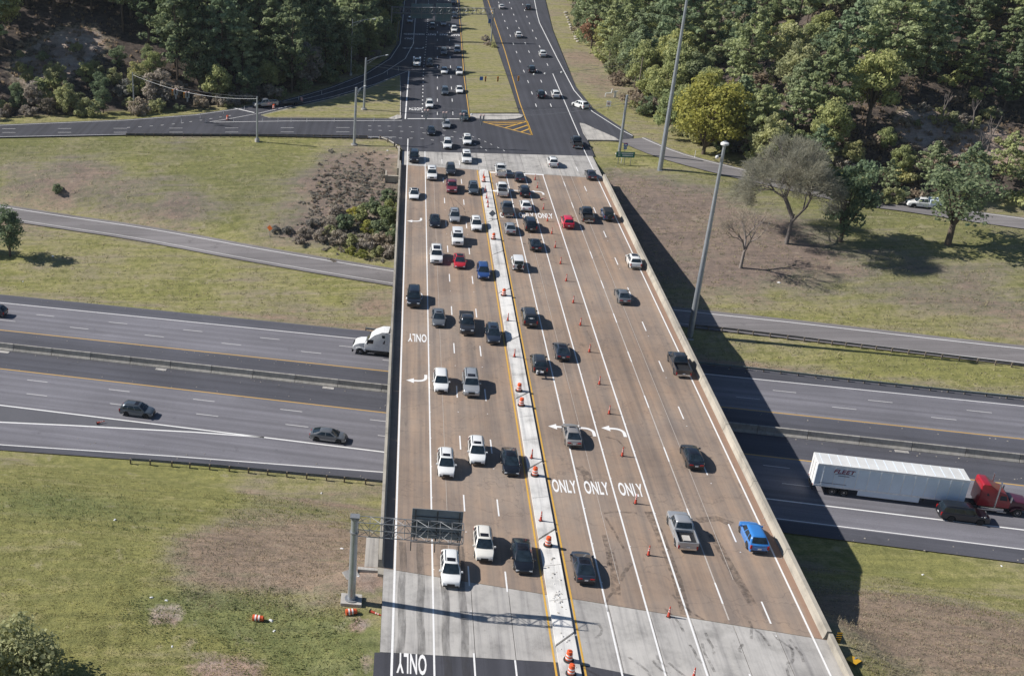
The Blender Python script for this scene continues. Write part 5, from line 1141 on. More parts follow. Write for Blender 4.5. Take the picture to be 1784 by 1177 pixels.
def span(label, a, ha, b, hb_, sag, heads):
    A, Bq = a + Vector((0, 0, ha)), b + Vector((0, 0, hb_)); t = thing('signal_span', label, 'traffic signal', at((0, 0, 0)), 'signal spans over the junction')
    f = lambda u: A + (Bq-A)*u - Vector((0, 0, 4*sag*u*(1-u)))
    m = MB(); n = 18
    for i in range(n): m.tube(f(i/n), f((i+1)/n), .035, n=5, caps=False); 
    m.build('span_wire', 'galvanised_dull', t)
    m = MB()
    for i in range(n): m.tube(A+(Bq-A)*(i/n)-Vector((0, 0, 3.4*sag*(i/n)*(1-i/n)-.5)), A+(Bq-A)*((i+1)/n)-Vector((0, 0, 3.4*sag*((i+1)/n)*(1-(i+1)/n)-.5)), .02, n=4, caps=False)
    m.build('messenger_wire', 'galvanised_dull', t)
    for kind, px in heads:
        # place along the span at this bearing
        best = min((abs((CX + FOC*q.x/(q.y*cP - (q.z-CAMH)*sP)) - px), u) for u in np.linspace(.02, .98, 193) for q in (f(u),))[1]; q = f(best)
        if kind == 'back': hd = MB(); [hd.box(x-.17, x+.17, -.12, .12, z-1.1, z) for x, z in ((-.32, -.15), (.32, -.15), (0, -1.0))]; face = 'galvanised_dull'
        elif kind == 'front': hd = MB().box(-.19, .19, -.12, .12, -1.35, -.15); face = 'signal_yellow'
        elif kind == 'sign': hd = MB().box(-.38, .38, -.02, .02, -1.1, -.2); face = 'sign_blue'
        else: hd = MB().lathe([(.05, .3), (.2, .22), (.24, 0), (.1, -.1)], 10); face = 'pvc_white'
        o = hd.build('signal_head' if kind in ('back', 'front') else ('street_sign' if kind == 'sign' else 'camera_dome'), face, t, at(q, -HB), bevel=.02 if kind in ('back', 'front') else 0)
        if kind == 'back':
            for x in (-.32, .32): MB().lathe([(.19, 0), (.19, .3)], 10, (x, .0, -.1)).build('visor', 'band_pink', o)
        if kind == 'front':
            for z, mt in ((-.38, 'lamp_red'), (-.75, 'signal_dark'), (-1.1, 'signal_dark')): MB().lathe([(.12, -.16), (.14, -.125)], 12, (0, 0, z), 'Y').build('lens', mt, o)
    return t
span('signal span carrying heads over the near side of the junction', b3, 10.6, b5, 10.8, 3.4, [('back', 743), ('back', 776), ('back', 805.5), ('back', 839.6), ('dome', 822)])
span('signal span over the far side of the junction with amber heads', b4, 10.4, b6, 9.6, 3.0, [('sign', 838), ('front', 846), ('front', 868), ('front', 903), ('dome', 931), ('dome', 949), ('dome', 978)])
span('signal span over the cross street before the left wood', b1, 8.4, b2, 8.9, 1.6, [('front', 301), ('back', 306), ('front', 321), ('back', 326)])
# high mast poles
gv = MB(); rg_ = random.Random(31)
for k in range(420):
    a_ = rg_.choice((156.2, 137.0, 139.1, 143.2, 115.9, 133.2)) + rg_.gauss(0, .45); s_ = rg_.uniform(-95, 95); r_ = rg_.uniform(.03, .09); gv.box(s_-r_, s_+r_*1.3, a_-r_, a_+r_, ZI, ZI+r_*.9, .6)
for k in range(160):
    a_ = rg_.choice((.4, 38.9, 39.2, 38.6)) + rg_.gauss(0, .15); w_ = bw(a_, rg_.uniform(86, 214)); q_ = IM.inverted() @ w_; r_ = rg_.uniform(.02, .06); gv.box(q_.x-r_, q_.x+r_, q_.y-r_, q_.y+r_, 0, r_*.9, .6)
tag(gv.build('gravel', 'gravel', None, IM), 'loose gravel and debris along the road shoulders', kind='stuff')
for label, px, z, h in (('very tall light mast rising out of the frame beside the slip road', (1149, 299), -1.2, 38.), ('tall light mast behind the bridge with camera at its top', (1200.5, 590), -8.4, 30.6)):
    t, p = pole('light_mast', label, px, z, h, .50 if h > 35 else .46, .20, cat='light mast', group='light masts')
    MB().lathe([(.55, h-.4), (.55, h-.15), (.3, h)], 14).build('top_ring', 'pvc_white' if h < 35 else 'galvanised', t, smooth=40)
    if h < 35: MB().lathe([(.08, .25), (.22, .15), (.24, -.05), (.15, -.2)], 12, (-.75, 0, h-2.2)).build('camera_dome', 'pvc_white', t, smooth=40); MB().tube((0, 0, h-1.8), (-.75, 0, h-1.9), .04, n=6).build('camera_bracket', 'galvanised', t)
    else:
        for k in range(6): MB().box(-.3, .3, .55, 1.2, h-.5, h-.2, .8).build('floodlight', 'pvc_white', t, Matrix.Rotation(k*math.pi/3, 4, 'Z'))
# ---------------------------------------------------------------- sign gantries
def truss(t, p0, p1, hgt, dep, nb_, mat, r=.055):
    p0, p1 = Vector(p0), Vector(p1); L = (p1-p0).length; d = (p1-p0)/L; n = Vector((-d.y, d.x, 0))
    ch = [(0, 0), (0, hgt), (dep, 0), (dep, hgt)]
    for a, h in ch: MB().tube(p0+n*a+Vector((0, 0, h)), p1+n*a+Vector((0, 0, h)), r, n=8).build('chord', mat, t, smooth=40)
    m = MB(); w = .6*r
    for i in range(nb_+1):
        q = p0 + d*(L*i/nb_)
        for a in (0, dep): m.tube(q+n*a, q+n*a+Vector((0, 0, hgt)), w, n=5)
        for h in (0, hgt): m.tube(q+Vector((0, 0, h)), q+n*dep+Vector((0, 0, h)), w, n=5)
        if i < nb_:
            q2 = p0 + d*(L*(i+1)/nb_); a, b = (0, hgt) if i % 2 else (hgt, 0)
            for o in (0, dep): m.tube(q+n*o+Vector((0, 0, a)), q2+n*o+Vector((0, 0, b)), w, n=5)
            for h in (0, hgt): m.tube(q+n*(dep if i % 2 else 0)+Vector((0, 0, h)), q2+n*(0 if i % 2 else dep)+Vector((0, 0, h)), w, n=5)
    m.build('bracing', mat, t)
def signpanel(t, x0, x1, y, z0, z1, mat, name='sign_panel', brace='steel_dark'):
    o = MB().box(x0, x1, y, y+.05, z0, z1).build(name, mat, t, bevel=.01, seg=1)
    for k in range(1, 4): MB().box(x0+.05, x1-.05, y-.07, y-.002, z0+(z1-z0)*k/4-.03, z0+(z1-z0)*k/4+.03).build('rib', brace, o)
    for x in np.linspace(x0+.3, x1-.3, 3): MB().box(x-.05, x+.05, y-.16, y-.072, z0-.1, z1+.0).build('bracket', brace, o)
pb = P(612, 1046, -.3); t = thing('sign_gantry', 'cantilever sign gantry beside the near left corner, sign seen from behind', 'sign gantry', at(pb, -HB), 'sign gantries')
MB().box(-.95, .95, -.75, .75, -.5, .28).build('footing', 'pad_concrete', t, bevel=.03); MB().tube((0, 0, .28), (0, 0, 9.2), .36, .32, 18).build('post', 'galvanised', t, smooth=40); MB().lathe([(.62, .28), (.62, .36)], 16).build('base_plate', 'galvanised_dull', t)
for z in (7.6, 9.1): MB().lathe([(.40, z-.09), (.40, z+.09)], 16).build('collar', 'galvanised_dull', t)
MB().box(-.42, .42, -.35, .35, 9.2, 9.32).build('cap', 'galvanised_dull', t); truss(t, (.32, -.5, 7.55), (9.45, -.5, 7.55), 1.45, 1.0, 9, 'galvanised_dull', .042)
signpanel(t, 4.95, 9.35, .72, 7.0, 10.05, 'sign_back', brace='steel_dark'); MB().box(4.95, 9.3, .2, .3, 6.85, 6.9).build('light_rail', 'galvanised_dull', t)
for x in (5.0, 7.1, 9.2): MB().tube((x, .6, 7.1), (x, .1, 6.0), .045, n=6).build('lamp_bracket', 'steel_dark', t)
pa, pc = P(680, 70), P(855.5, 73); t = thing('sign_gantry', 'sign gantry spanning the far shaded road, signs seen from behind', 'sign gantry', at(pa, math.atan2((pc-pa).y, (pc-pa).x)), 'sign gantries'); Lg = (pc-pa).length
for x in (0, Lg): MB().tube((x, 0, 0), (x, 0, 9.8), .22, .2, 12).build('post', 'galvanised', t, smooth=40)
truss(t, (0, -.45, 8.0), (Lg, -.45, 8.0), 1.7, .9, 24, 'galvanised_dull', .07)
signpanel(t, 5.6, 12.2, .7, 6.4, 10.6, 'sign_back_teal', brace='galvanised_dull'); signpanel(t, 12.9, 17.6, .7, 5.6, 10.8, 'sign_back_teal', brace='galvanised_dull')
p = P(691, 76); t = thing('marker_pole', 'slim pole at the edge of the left wood below the far gantry', 'pole', at(p)); MB().tube((0, 0, 0), (.2, 0, 6.5), .07, n=8).build('pole_shaft', 'galvanised', t); MB().lathe([(.2, 0), (.2, .1)], 8).build('footing', 'pad_concrete', t)
# ---------------------------------------------------------------- roadside signs and fittings
def postsign(label, px, w, h, ht, mat, rz, posts=(0,), shape='rect', z=None, cat='sign', postmat='galvanised_dull', name='road_sign'):
    p = G(*px); t = thing(name, label, cat, at(p, rz), 'roadside signs')
    for x in posts: MB().box(x-.05, x+.05, .02, .12, -.3, ht+h*.9).build('sign_post', postmat, t)
    if shape == 'rect': o = MB().box(-w/2, w/2, -.03, .0, ht, ht+h).build('sign_panel', mat, t, bevel=.012, seg=1)
    else: o = MB().prism([(0, 0), (0, 0)], 0, 0) if False else MB().add([(-w/2, 0, ht+w/2), (0, 0, ht), (w/2, 0, ht+w/2), (0, 0, ht+w), (-w/2, -.03, ht+w/2), (0, -.03, ht), (w/2, -.03, ht+w/2), (0, -.03, ht+w)], [(3, 2, 1, 0), (4, 5, 6, 7), (0, 1, 5, 4), (1, 2, 6, 5), (2, 3, 7, 6), (3, 0, 4, 7)]).build('sign_panel', mat, t)
    return t, o
t, o = postsign('wide green direction sign on three thin posts by the bridge corner', (1087, 287), 3.6, 1.15, 1.55, 'sign_green', -HB, (-1.2, 0, 1.2))
for z, x0, x1 in ((2.38, -.75, 1.5), (1.95, -.55, 1.45)):
    m = MB(); x = x0
    while x < x1:
        w = random.uniform(.09, .17); m.box(x, min(x1, x+w), -.036, -.031, z-.13, z+.13); x += w + .045
    m.build('legend', 'sign_white', o); MB().add([(-1.5, -.036, z), (-1.22, -.036, z+.14), (-1.22, -.036, z+.05), (-.95, -.036, z+.05), (-.95, -.036, z-.05), (-1.22, -.036, z-.05), (-1.22, -.036, z-.14)], [(0, 6, 5, 4, 3, 2, 1)]).build('arrow', 'sign_white', o)
t, o = postsign('blue route shield over a small blue plate behind the green sign', (1087.5, 271), .78, .8, 1.9, 'sign_blue', -HB, (0,)); MB().box(-.3, .3, -.035, .0, 1.35, 1.85).build('sign_plate', 'sign_blue', t, bevel=.01); MB().box(-.33, .33, -.04, -.031, 2.52, 2.66).build('shield_band', 'sign_red', o); MB().box(-.2, .2, -.04, -.031, 2.15, 2.42).build('shield_number', 'sign_white', o); MB().box(-.12, .12, -.041, -.036, 1.55, 1.66).build('arrow', 'sign_white', t)
t, o = postsign('small white prohibition sign in the grass by the slip road curve', (1059, 192), 1.0, 1.35, .9, 'sign_white', -HB-.2, (0,)); MB().lathe([(.34, -.035), (.34, -.031)], 16, (0, 0, 1.62), 'Y').build('ring', 'sign_red', o); MB().lathe([(.25, -.04), (.25, -.036)], 16, (0, 0, 1.62), 'Y').build('ring_field', 'sign_white', o); MB().box(-.14, .14, -.046, -.041, 1.5, 1.7).build('pictogram', 'signal_dark', o)
postsign('orange diamond sign on a post at the ramp edge', (470, 413), 1.15, 1.15, 1.25, 'sign_orange', -.5, (0,), 'diamond')
postsign('small blue grey sign in the far grass strip', (852, 47), .8, 1.3, 1.2, 'sign_blue', -HB, (-.25, .25))
t, o = postsign('black and yellow striped marker at the near right bridge corner', (1457, 1124), .42, 1.2, .35, 'signal_dark', -HB-.25, (0,), postmat='steel_dark')
for k in range(5): MB().add([(-.2, -.034, .38+k*.24), (.2, -.034, .50+k*.24), (.2, -.034, .60+k*.24), (-.2, -.034, .48+k*.24)], [(0, 1, 2, 3)]).build('stripe', 'sign_yellow', o)
p = G(1486, 1152); t = thing('fallen_sign', 'yellow sign panel fallen in the grass at the near right corner', 'sign', at((p.x, p.y, p.z+.22), .7)); MB().box(-.62, .62, -.45, .45, 0, .03).build('sign_panel', 'sign_yellow', t, Matrix.Rotation(.25, 4, 'Y')); MB().box(-.05, .6, -.05, .05, -.1, -.02).build('sign_post', 'galvanised_dull', t)
p = G(1466, 168); p = P(1065, 167); t = thing('backflow_pipe', 'white pipework rising from the grass by the slip road curve', 'pipe', at((p.x, p.y, hz(p.x, p.y)), -.1))
MB().tube((-1.4, 0, 0), (-1.4, 0, .9), .12, n=8).tube((-1.4, 0, .9), (-.1, 0, 1.0), .12, n=8).tube((-.1, 0, .9), (.1, 0, 2.0), .14, n=8).build('pipe_run', 'pvc_white', t); MB().box(.6, 1.1, -.2, .2, 0, 1.5).box(.5, 1.5, -.1, .1, 1.4, 1.55).build('meter_box', 'pvc_white', t, bevel=.03); MB().tube((.1, 0, 1.2), (.7, 0, 1.2), .1, n=8).build('valve', 'pvc_white', t)
for i, px in enumerate(((1082, 284), (1488, 366), (1210, 275))):
    p = G(*px); t = thing('marker_post', ('pale marker post left of the green sign', 'thin marker post beside the slip road near the hidden truck', 'short marker post on the slip road verge')[i], 'post', at(p), 'roadside posts'); MB().tube((0, 0, -.1), (0, 0, 1.5), .05, n=8).build('post_shaft', 'band_white', t); MB().lathe([(.06, 1.5), (.03, 1.56)], 8).build('cap', 'band_white', t)
# litter
lit = [(560, 858), (264, 1040), (472, 1080), (596, 955), (617, 955), (478, 1098), (290, 1045), (93, 780), (710, 1180), (40, 490), (92, 446), (1073, 290), (1357, 492), (1745, 985), (1608, 1000), (1560, 600), (300, 1125), (625, 1003), (200, 905), (675, 262)]
for i, px in enumerate(sorted(lit)):
    p = G(*px); r = random.uniform(.12, .3); o = MB().box(-r, r, -r*.6, r*.6, 0, r*.5, .55).build('litter', 'litter', None, at((p.x, p.y, p.z), random.uniform(0, 3)), bevel=.03); tag(o, 'white scrap of litter in the roadside grass, %s from the left' % ORD[i], 'litter', 'litter on the verges')
for i, (px, lb) in enumerate((((168, 738), 'red fallen cone on the interstate gore stripe'),)):
    p = P(*px, ZI); stand('traffic_cone', CONE, 'traffic cone', at((p.x, p.y, ZI+.15), .3) @ Matrix.Rotation(1.45, 4, 'Y'), lb, 'toppled traffic devices')
for k in range(15):
    f = k/14; p = G(990 + 11*k*.35+6*f*6, 22 + 50*f); 
    if k < 13:
        r = random.uniform(.35, .75); o = MB().lathe([(r*.75, -.2), (r, .15), (r*.8, r*.55), (r*.3, r*.7)], 8).build('boulder', 'stone', None, at(P(984+random.uniform(-2, 2)+k*1.9, 22+k*4.2), k) @ Matrix.Diagonal((random.uniform(.7, 1.6), random.uniform(.6, 1.3), random.uniform(.5, 1), 1)), smooth=60); tag(o, 'pale boulder in the row on the right verge, %s from the top' % ORD[k], 'boulder', 'boulders along the right verge')

# ---------------------------------------------------------------- trees
def quads(c, nrm, size, rg):
    "leaf-clump faces at points c facing roughly nrm"
    n = len(c); r = rg.normal(size=(n, 3)); nrm = nrm + .5*r; nrm /= np.linalg.norm(nrm, axis=1)[:, None] + 1e-9
    u = np.cross(nrm, rg.normal(size=(n, 3))); u /= np.linalg.norm(u, axis=1)[:, None] + 1e-9; w = np.cross(nrm, u)
    s = size*rg.uniform(.6, 1.35, (n, 1)); e = rg.uniform(.55, 1., (n, 1))
    v = np.stack([c-u*s-w*s*e*.4, c+u*s*.2-w*s*e, c+u*s+w*s*e*.35, c-u*s*.25+w*s*e], 1); return v.reshape(-1, 3)
def leafmesh(name, vs_, mat):
    n = len(vs_)//4; m = bpy.data.meshes.new(name); m.from_pydata(vs_.tolist(), [], (np.arange(n*4).reshape(n, 4)).tolist()); m.materials.append(MAT[mat]); return m
def clumps(cent, rad, per, size, rg, flat_=.8, up=.35):
    out = []
    k = len(cent); d = rg.normal(size=(k*per, 3)); d[:, 2] += up; d /= np.linalg.norm(d, axis=1)[:, None]
    rr = np.repeat(rad, per)[:, None]*rg.uniform(.55, 1.05, (k*per, 1)); c = np.repeat(cent, per, 0) + d*rr*np.array([1, 1, flat_]); return quads(c, d, size, rg)
def limb(m, p0, p1, r0, r1, n=6): m.tube(p0, p1, r0, r1, n, False)
def pine(seed, h=18., R_=4., mat='leaf_pine', lo=.30, size=.34, per=20):
    rg = np.random.default_rng(seed); m = MB(); bend = rg.normal(size=2)*.4
    tp = lambda z: Vector((bend[0]*(z/h)**2, bend[1]*(z/h)**2, z))
    for i in range(6): limb(m, tp(h*i/6), tp(h*(i+1)/6), .26*(1-i/6.4), .26*(1-(i+1)/6.4))
    cs, rs = [], []
    z = h*lo
    while z < h*.99:
        f = max(0., (z/h-lo)/(1-lo)); rad = R_*(1.02-f**1.6)*(.55+.75*min(1, f*3.2))*rg.uniform(.75, 1.2); nb_ = int(rg.integers(4, 7)); a0 = rg.uniform(0, 6.3)
        for k in range(nb_):
            if rg.random() < .13: continue
            a = a0+k*2*math.pi/nb_+rg.normal()*.25; L = rad*rg.uniform(.6, 1.15); t = tp(z); e = t + Vector((math.cos(a)*L, math.sin(a)*L, L*rg.uniform(.0, .35)))
            limb(m, t, e, .06, .02, 4)
            for q in ((.5, .78, 1.) if L > 1.6 else (.7, 1.)):
                c = t.lerp(e, q); cs.append((c.x+rg.normal()*.2, c.y+rg.normal()*.2, c.z+.15+rg.normal()*.15)); rs.append(rg.uniform(.42, .85)*(.75+.1*L))
        z += rg.uniform(.75, 1.15)*h/18
    cs.append((*tp(h)[:2], h)); rs.append(.6)
    return m.mesh('trunk', 50), leafmesh('crown', clumps(np.array(cs), np.array(rs), per, size, rg, .62, .55), mat)
def broad(seed, h=12., R_=4.5, mat='leaf_green', lo=.28, size=.30, n=34, per=85, dens=1., wood='bark'):
    rg = np.random.default_rng(seed); m = MB(); cz = h*(lo+(1-lo)*.5); rz_ = h*(1-lo)*.52; cs, rs = [], []
    limb(m, Vector((0, 0, -.3)), Vector((0, 0, h*lo)), .030*h, .022*h, 8)
    for k in range(n):
        d = rg.normal(size=3); d /= np.linalg.norm(d); q = rg.uniform(.45, .92); sc = 1-.18*max(0, d[2])
        c = np.array([d[0]*R_*q*sc, d[1]*R_*q*sc, cz + d[2]*rz_*q]); cs.append(c); rs.append(R_*rg.uniform(.22, .40))
        if k % 2 == 0:
            f = Vector((0, 0, h*lo*rg.uniform(.8, 1.0))); mid = f.lerp(Vector(c), .5) + Vector((0, 0, .08*h)); limb(m, f, mid, .012*h, .008*h, 5); limb(m, mid, Vector(c), .008*h, .003*h, 4)
    return m.mesh('trunk', 50), leafmesh('crown', clumps(np.array(cs), np.array(rs), int(per*dens), size, rg, .85, .3), mat)
def bare(seed, h=9., spread=1., depth=5, wood='twig', twigs=4, leaf=None):
    rg = np.random.default_rng(seed); m = MB(); tips = []
    def grow(p, d, L, r, k):
        e = p + d*L; m.tube(p, e, r, r*.68, 6 if k < 2 else (4 if k < 4 else 3), False)
        if k >= depth: tips.append(e); return
        nb_ = 3 if k < 2 else twigs - (1 if rg.random() < .5 else 0)
        for i in range(nb_):
            v = Vector(rg.normal(size=3)); v = (v - d*v.dot(d)).normalized(); q = (d + v*rg.uniform(.35, .85)*spread + Vector((0, 0, .12))).normalized(); grow(p.lerp(e, rg.uniform(.72, 1.)), q, L*rg.uniform(.62, .85), r*.62, k+1)
    grow(Vector((0, 0, -.2)), Vector((.03, .02, 1)).normalized(), h*.30, h*.022, 0)
    return m.mesh('trunk', 60), tips
PROTO = {}
def proto(key, fn):
    t_, c_ = fn; PROTO.setdefault(key, []).append((t_, c_)); t_.materials.append(MAT['bark']) if len(t_.materials) == 0 else None
for s in range(5): proto('pine', pine(10+s, 19+s*.6, 4.9+.25*(s%3), size=.30, per=30)); 
for s in range(3): proto('darkpine', pine(20+s, 20, 4.6, 'leaf_dark', .20, .30, 30))
for s in range(4): proto('green', broad(30+s, 12+s*.8, 4.2+.25*s, size=.24, n=40+3*s, per=120, lo=.2+.04*s)); 
for s in range(2): proto('dark', broad(36+s, 14, 4.6, 'leaf_dark', .12, .24, 40, 120))
for s in range(2): proto('olive', broad(40+s, 12, 4.2, 'leaf_olive', .15, .24, 38, 115))
proto('thin', broad(47, 13, 4.6, 'leaf_dark', .26, .20, 40, 60)); NAMES_X = 1
proto('yellow', broad(50, 12, 5.4, 'leaf_yellow', .10, .23, n=60, per=120)); 
for s in range(2): proto('brown', broad(52+s, 9, 3.6, 'leaf_brown', .12, n=26, per=50, wood='bark_grey'))
proto('russet', broad(55, 10, 4.2, 'leaf_russet', .2, n=24, per=60)); 
for s in range(2): proto('grey', broad(57+s, 9, 3.8, 'leaf_grey', .10, n=30, per=60))
for s in range(3): proto('shrub', broad(60+s, 2.6, 1.7, 'leaf_green', .02, .16, 20, 60))
for s in range(2): proto('shrubolive', broad(64+s, 2.4, 1.7, 'leaf_olive', .02, .16, 20, 60)); proto('shrubgrey', broad(67+s, 1.9, 1.6, 'leaf_grey', .02, .15, 18, 55)); proto('shrubdark', broad(70+s, 3., 1.8, 'leaf_dark', .02, .17, 20, 65))
proto('shrubyellow', broad(74, 2.2, 1.5, 'leaf_yellow', .02, .15, 18, 55))
NAMES = dict(thin='broadleaf_tree', pine='pine_tree', darkpine='pine_tree', green='broadleaf_tree', dark='broadleaf_tree', olive='broadleaf_tree', yellow='broadleaf_tree', brown='broadleaf_tree', russet='broadleaf_tree', grey='broadleaf_tree')
def tree(key, p, sc, label, group, cat='tree', rz=None, k=None, wood=None):
    t_, c_ = PROTO[key][random.randrange(len(PROTO[key])) if k is None else k]; t = thing(NAMES.get(key, 'shrub'), label, cat if key in NAMES else 'shrub', None, group)
    s3 = sc if isinstance(sc, tuple) else (sc, sc, sc)
    t.matrix_world = at((p[0], p[1], p[2]-.15), random.uniform(0, 6.28) if rz is None else rz) @ Matrix.Diagonal((*s3, 1))
    obj('trunk' if key in NAMES else 'stem', t_, None, t); obj('crown' if key in NAMES else 'foliage', c_, None, t); return t
def proj(p):
    dz = p[2]-CAMH; d = p[1]*cP - dz*sP
    return (CX + FOC*p[0]/d, CY - FOC*(p[1]*sP + dz*cP)/d) if d > 1 else (-9999, -9999)
def inpoly(poly, x, y):
    c = False; n = len(poly)
    for i in range(n):
        x0, y0 = poly[i][:2]; x1, y1 = poly[(i+1) % n][:2]
        if (y0 > y) != (y1 > y) and x < (x1-x0)*(y-y0)/(y1-y0)+x0: c = not c
    return c
def edged(poly, x, y):
    best = 1e9
    for a, b in zip(poly[:-1], poly[1:]):
        dx, dy = b[0]-a[0], b[1]-a[1]; t = max(0., min(1., ((x-a[0])*dx + (y-a[1])*dy)/max(1e-6, dx*dx+dy*dy)))
        best = min(best, math.hypot(x-a[0]-t*dx, y-a[1]-t*dy))
    return best
CLEAR = [(G(1650, 240), 12.), (G(1745, 262), 9.), (G(1590, 225), 6.), (G(100, 92), 14.), (G(60, 130), 9.), (G(165, 80), 10.), (G(234, 193), 5.), (G(300, 185), 7.)]
LABEL = {('L', 'pine'): 'tall pine standing in the wood on the left hillside', ('L', 'darkpine'): 'dark tall pine in the shaded wood on the left hillside', ('L', 'green'): 'green broadleaf tree in the wood on the left hillside', ('L', 'dark'): 'dark evergreen broadleaf in the wood on the left hillside', ('L', 'olive'): 'olive green tree in the wood on the left hillside', ('L', 'brown'): 'brown half bare tree in the left hillside wood', ('L', 'grey'): 'grey bare looking tree in the left hillside wood',
         ('R', 'pine'): 'tall sunlit pine in the wood on the right hillside', ('R', 'darkpine'): 'dark pine in the wood on the right hillside', ('R', 'green'): 'green broadleaf tree in the wood on the right hillside', ('R', 'dark'): 'dark evergreen broadleaf in the wood on the right hillside', ('R', 'olive'): 'olive green tree in the wood on the right hillside', ('R', 'brown'): 'brown autumn tree in the wood on the right hillside', ('R', 'grey'): 'grey thinning tree in the wood on the right hillside'}
def forest(poly, side_, mixk, spacing, xlim, ytop):
    pts = []; cell = {}; x0, x1, y0, y1 = xlim; tries = 0
    rr = random.Random(5 if side_ == 'L' else 6); n = 0
    while tries < 26000:
        tries += 1; x, y = rr.uniform(x0, x1), rr.uniform(y0, y1)
        if not inpoly(poly, x, y): continue
        z = hz(x, y); q = proj((x, y, z))
        if not (-70 < q[0] < 1860 and ytop < q[1] < 420): continue
        d = edged(poly, x, y)
        if d < 1.5: continue
        sp = spacing*(.72 if d < 14 else 1.)
        ck = (int(x//12), int(y//12))
        if any((x-a)**2+(y-b)**2 < sp*sp for i in (-1, 0, 1) for j in (-1, 0, 1) for a, b in cell.get((ck[0]+i, ck[1]+j), ())): continue
        if any((x-c.x)**2+(y-c.y)**2 < r*r for c, r in CLEAR): continue
        low = side_ == 'L' and q[0] < 275 and q[1] > 118 or side_ == 'R' and q[1] > 228 and 1480 < q[0] < 1790
        cell.setdefault(ck, []).append((x, y)); edge = d < 12
        key = rr.choices(*zip(*(mixk[0] if edge else mixk[1])))[0]; sc = rr.uniform(.62, 1.25)*(.85 if edge and side_ == 'R' else 1.) * (1.12 if side_ == 'L' and not edge else 1.)
        if low: key = rr.choice(['olive', 'grey', 'brown', 'dark', 'green'] if side_ == 'L' else ['green', 'olive', 'pine', 'green']); sc = rr.uniform(.38, .62) if side_ == 'L' else rr.uniform(.38, .6)
        tree(key, (x, y, z), (sc*rr.uniform(.9, 1.1), sc*rr.uniform(.9, 1.1), sc), LABEL[(side_, key)], 'wooded hillside on the %s' % ('left' if side_ == 'L' else 'right')); n += 1
    return n
nl = forest(FL, 'L', ([('pine', 2), ('darkpine', 3), ('green', 1), ('dark', 3), ('brown', .4), ('grey', .5)], [('pine', 4), ('darkpine', 5), ('dark', 2), ('green', 1)]), 6.7, (-120, 60, 240, 520), -95)
nr = forest(FR, 'R', ([('pine', 4), ('green', 4), ('dark', 1.6), ('olive', 1.2), ('brown', .5)], [('pine', 7), ('darkpine', 1.2), ('green', 2), ('olive', 1.4), ('brown', .8), ('grey', .3)]), 7.0, (70, 330, 170, 560), -95)
print('forest', nl, nr)
# single trees one can point to
def one(key, px, sc, label, rz=0., k=0, z=None): return tree(key, G(*px), sc, label, 'single trees on the verges', rz=rz, k=k)
one('yellow', (1225, 268), 1.35, 'big yellow green tree at the right wood edge beside the mast'); one('russet', (1030, 84), 1.0, 'russet topped tree standing alone beside the right hand road')
one('green', (1160, 240), .8, 'round green tree behind the thick signal pole', k=1); one('olive', (1330, 288), .7, 'low yellowish tree just above the slip road', k=1); one('grey', (278, 184), 1.0, 'grey pinkish tree at the left wood edge by the thin pole', k=0); one('olive', (115, 200), .62, 'yellow green small tree at the left wood edge', k=0); one('grey', (60, 190), .7, 'pale brown thinning tree at the left end of the wood edge', k=1)
one('dark', (18, 446), (.62, .62, .68), 'small leafy tree on the grass beside the left ramp', k=0); one('dark', (1464, 420), (.95, .95, 1.15), 'dense dark green tree beside the bare tree on the right', k=1); one('thin', (1651, 425), (1.5, 1.5, 1.15), 'spreading green tree in front of the hidden truck', k=0)
one('olive', (-45, 440), .6, 'tree just outside the left edge by the ramp', k=1)
def baretree(px, h, spread, depth, label, seed, mat, twigs=4, extra_leaf=None):
    p = G(*px); m, tips = bare(seed, h, spread, depth, twigs=twigs); t = thing('bare_tree', label, 'tree', at((p.x, p.y, p.z)) @ Matrix.Diagonal((.98, .98, 1.06, 1) if h > 15 else (1.15, 1.15, 1, 1)), 'single trees on the verges'); obj('trunk', m, mat, t)
    if extra_leaf is not None:
        rg = np.random.default_rng(seed+5); c = np.array([q[:] for q in tips]); k_ = 24 if h > 15 else 12; c = np.repeat(c, k_, 0); n_ = len(c); cen = np.array([0, 0, h*.62])
        d = (c-cen); d /= np.linalg.norm(d, axis=1)[:, None]; d = d*.8 + rg.normal(size=(n_, 3))*.62 + np.array([0, 0, .25]); d /= np.linalg.norm(d, axis=1)[:, None]; c = c + rg.normal(size=(n_, 3))*.35*(h/17)
        L_ = (rg.uniform(.4, 1.25, n_)*h/17)[:, None]; w_ = np.cross(d, rg.normal(size=(n_, 3))); w_ /= np.linalg.norm(w_, axis=1)[:, None]; w_ = w_*.024
        vv = np.stack([c-w_, c+w_, c+d*L_+w_*.3, c+d*L_-w_*.3], 1).reshape(-1, 3); obj('twigs', leafmesh('twigs', vv, extra_leaf), None, t)
baretree((1370, 424), 17.5, 1.15, 6, 'large grey thin crowned tree on the right slope', 3, 'twig', 4, 'leaf_greygreen'); baretree((1290, 466), 11.5, .85, 5, 'small leafless tree with red grey twigs on the right slope', 8, 'twig_light', 3, 'leaf_grey')
# near bush in the lower left corner
b_ = broad(90, 6.5, 4.3, 'leaf_olive', .02, .17, 60, 150); PROTO['cornerbush'] = [b_]; b_[0].materials.append(MAT['bark']); NAMES['cornerbush'] = 'broadleaf_tree'
one('cornerbush', (30, 1205), (1., 1., 1.), 'leafy olive tree filling the lower left corner')
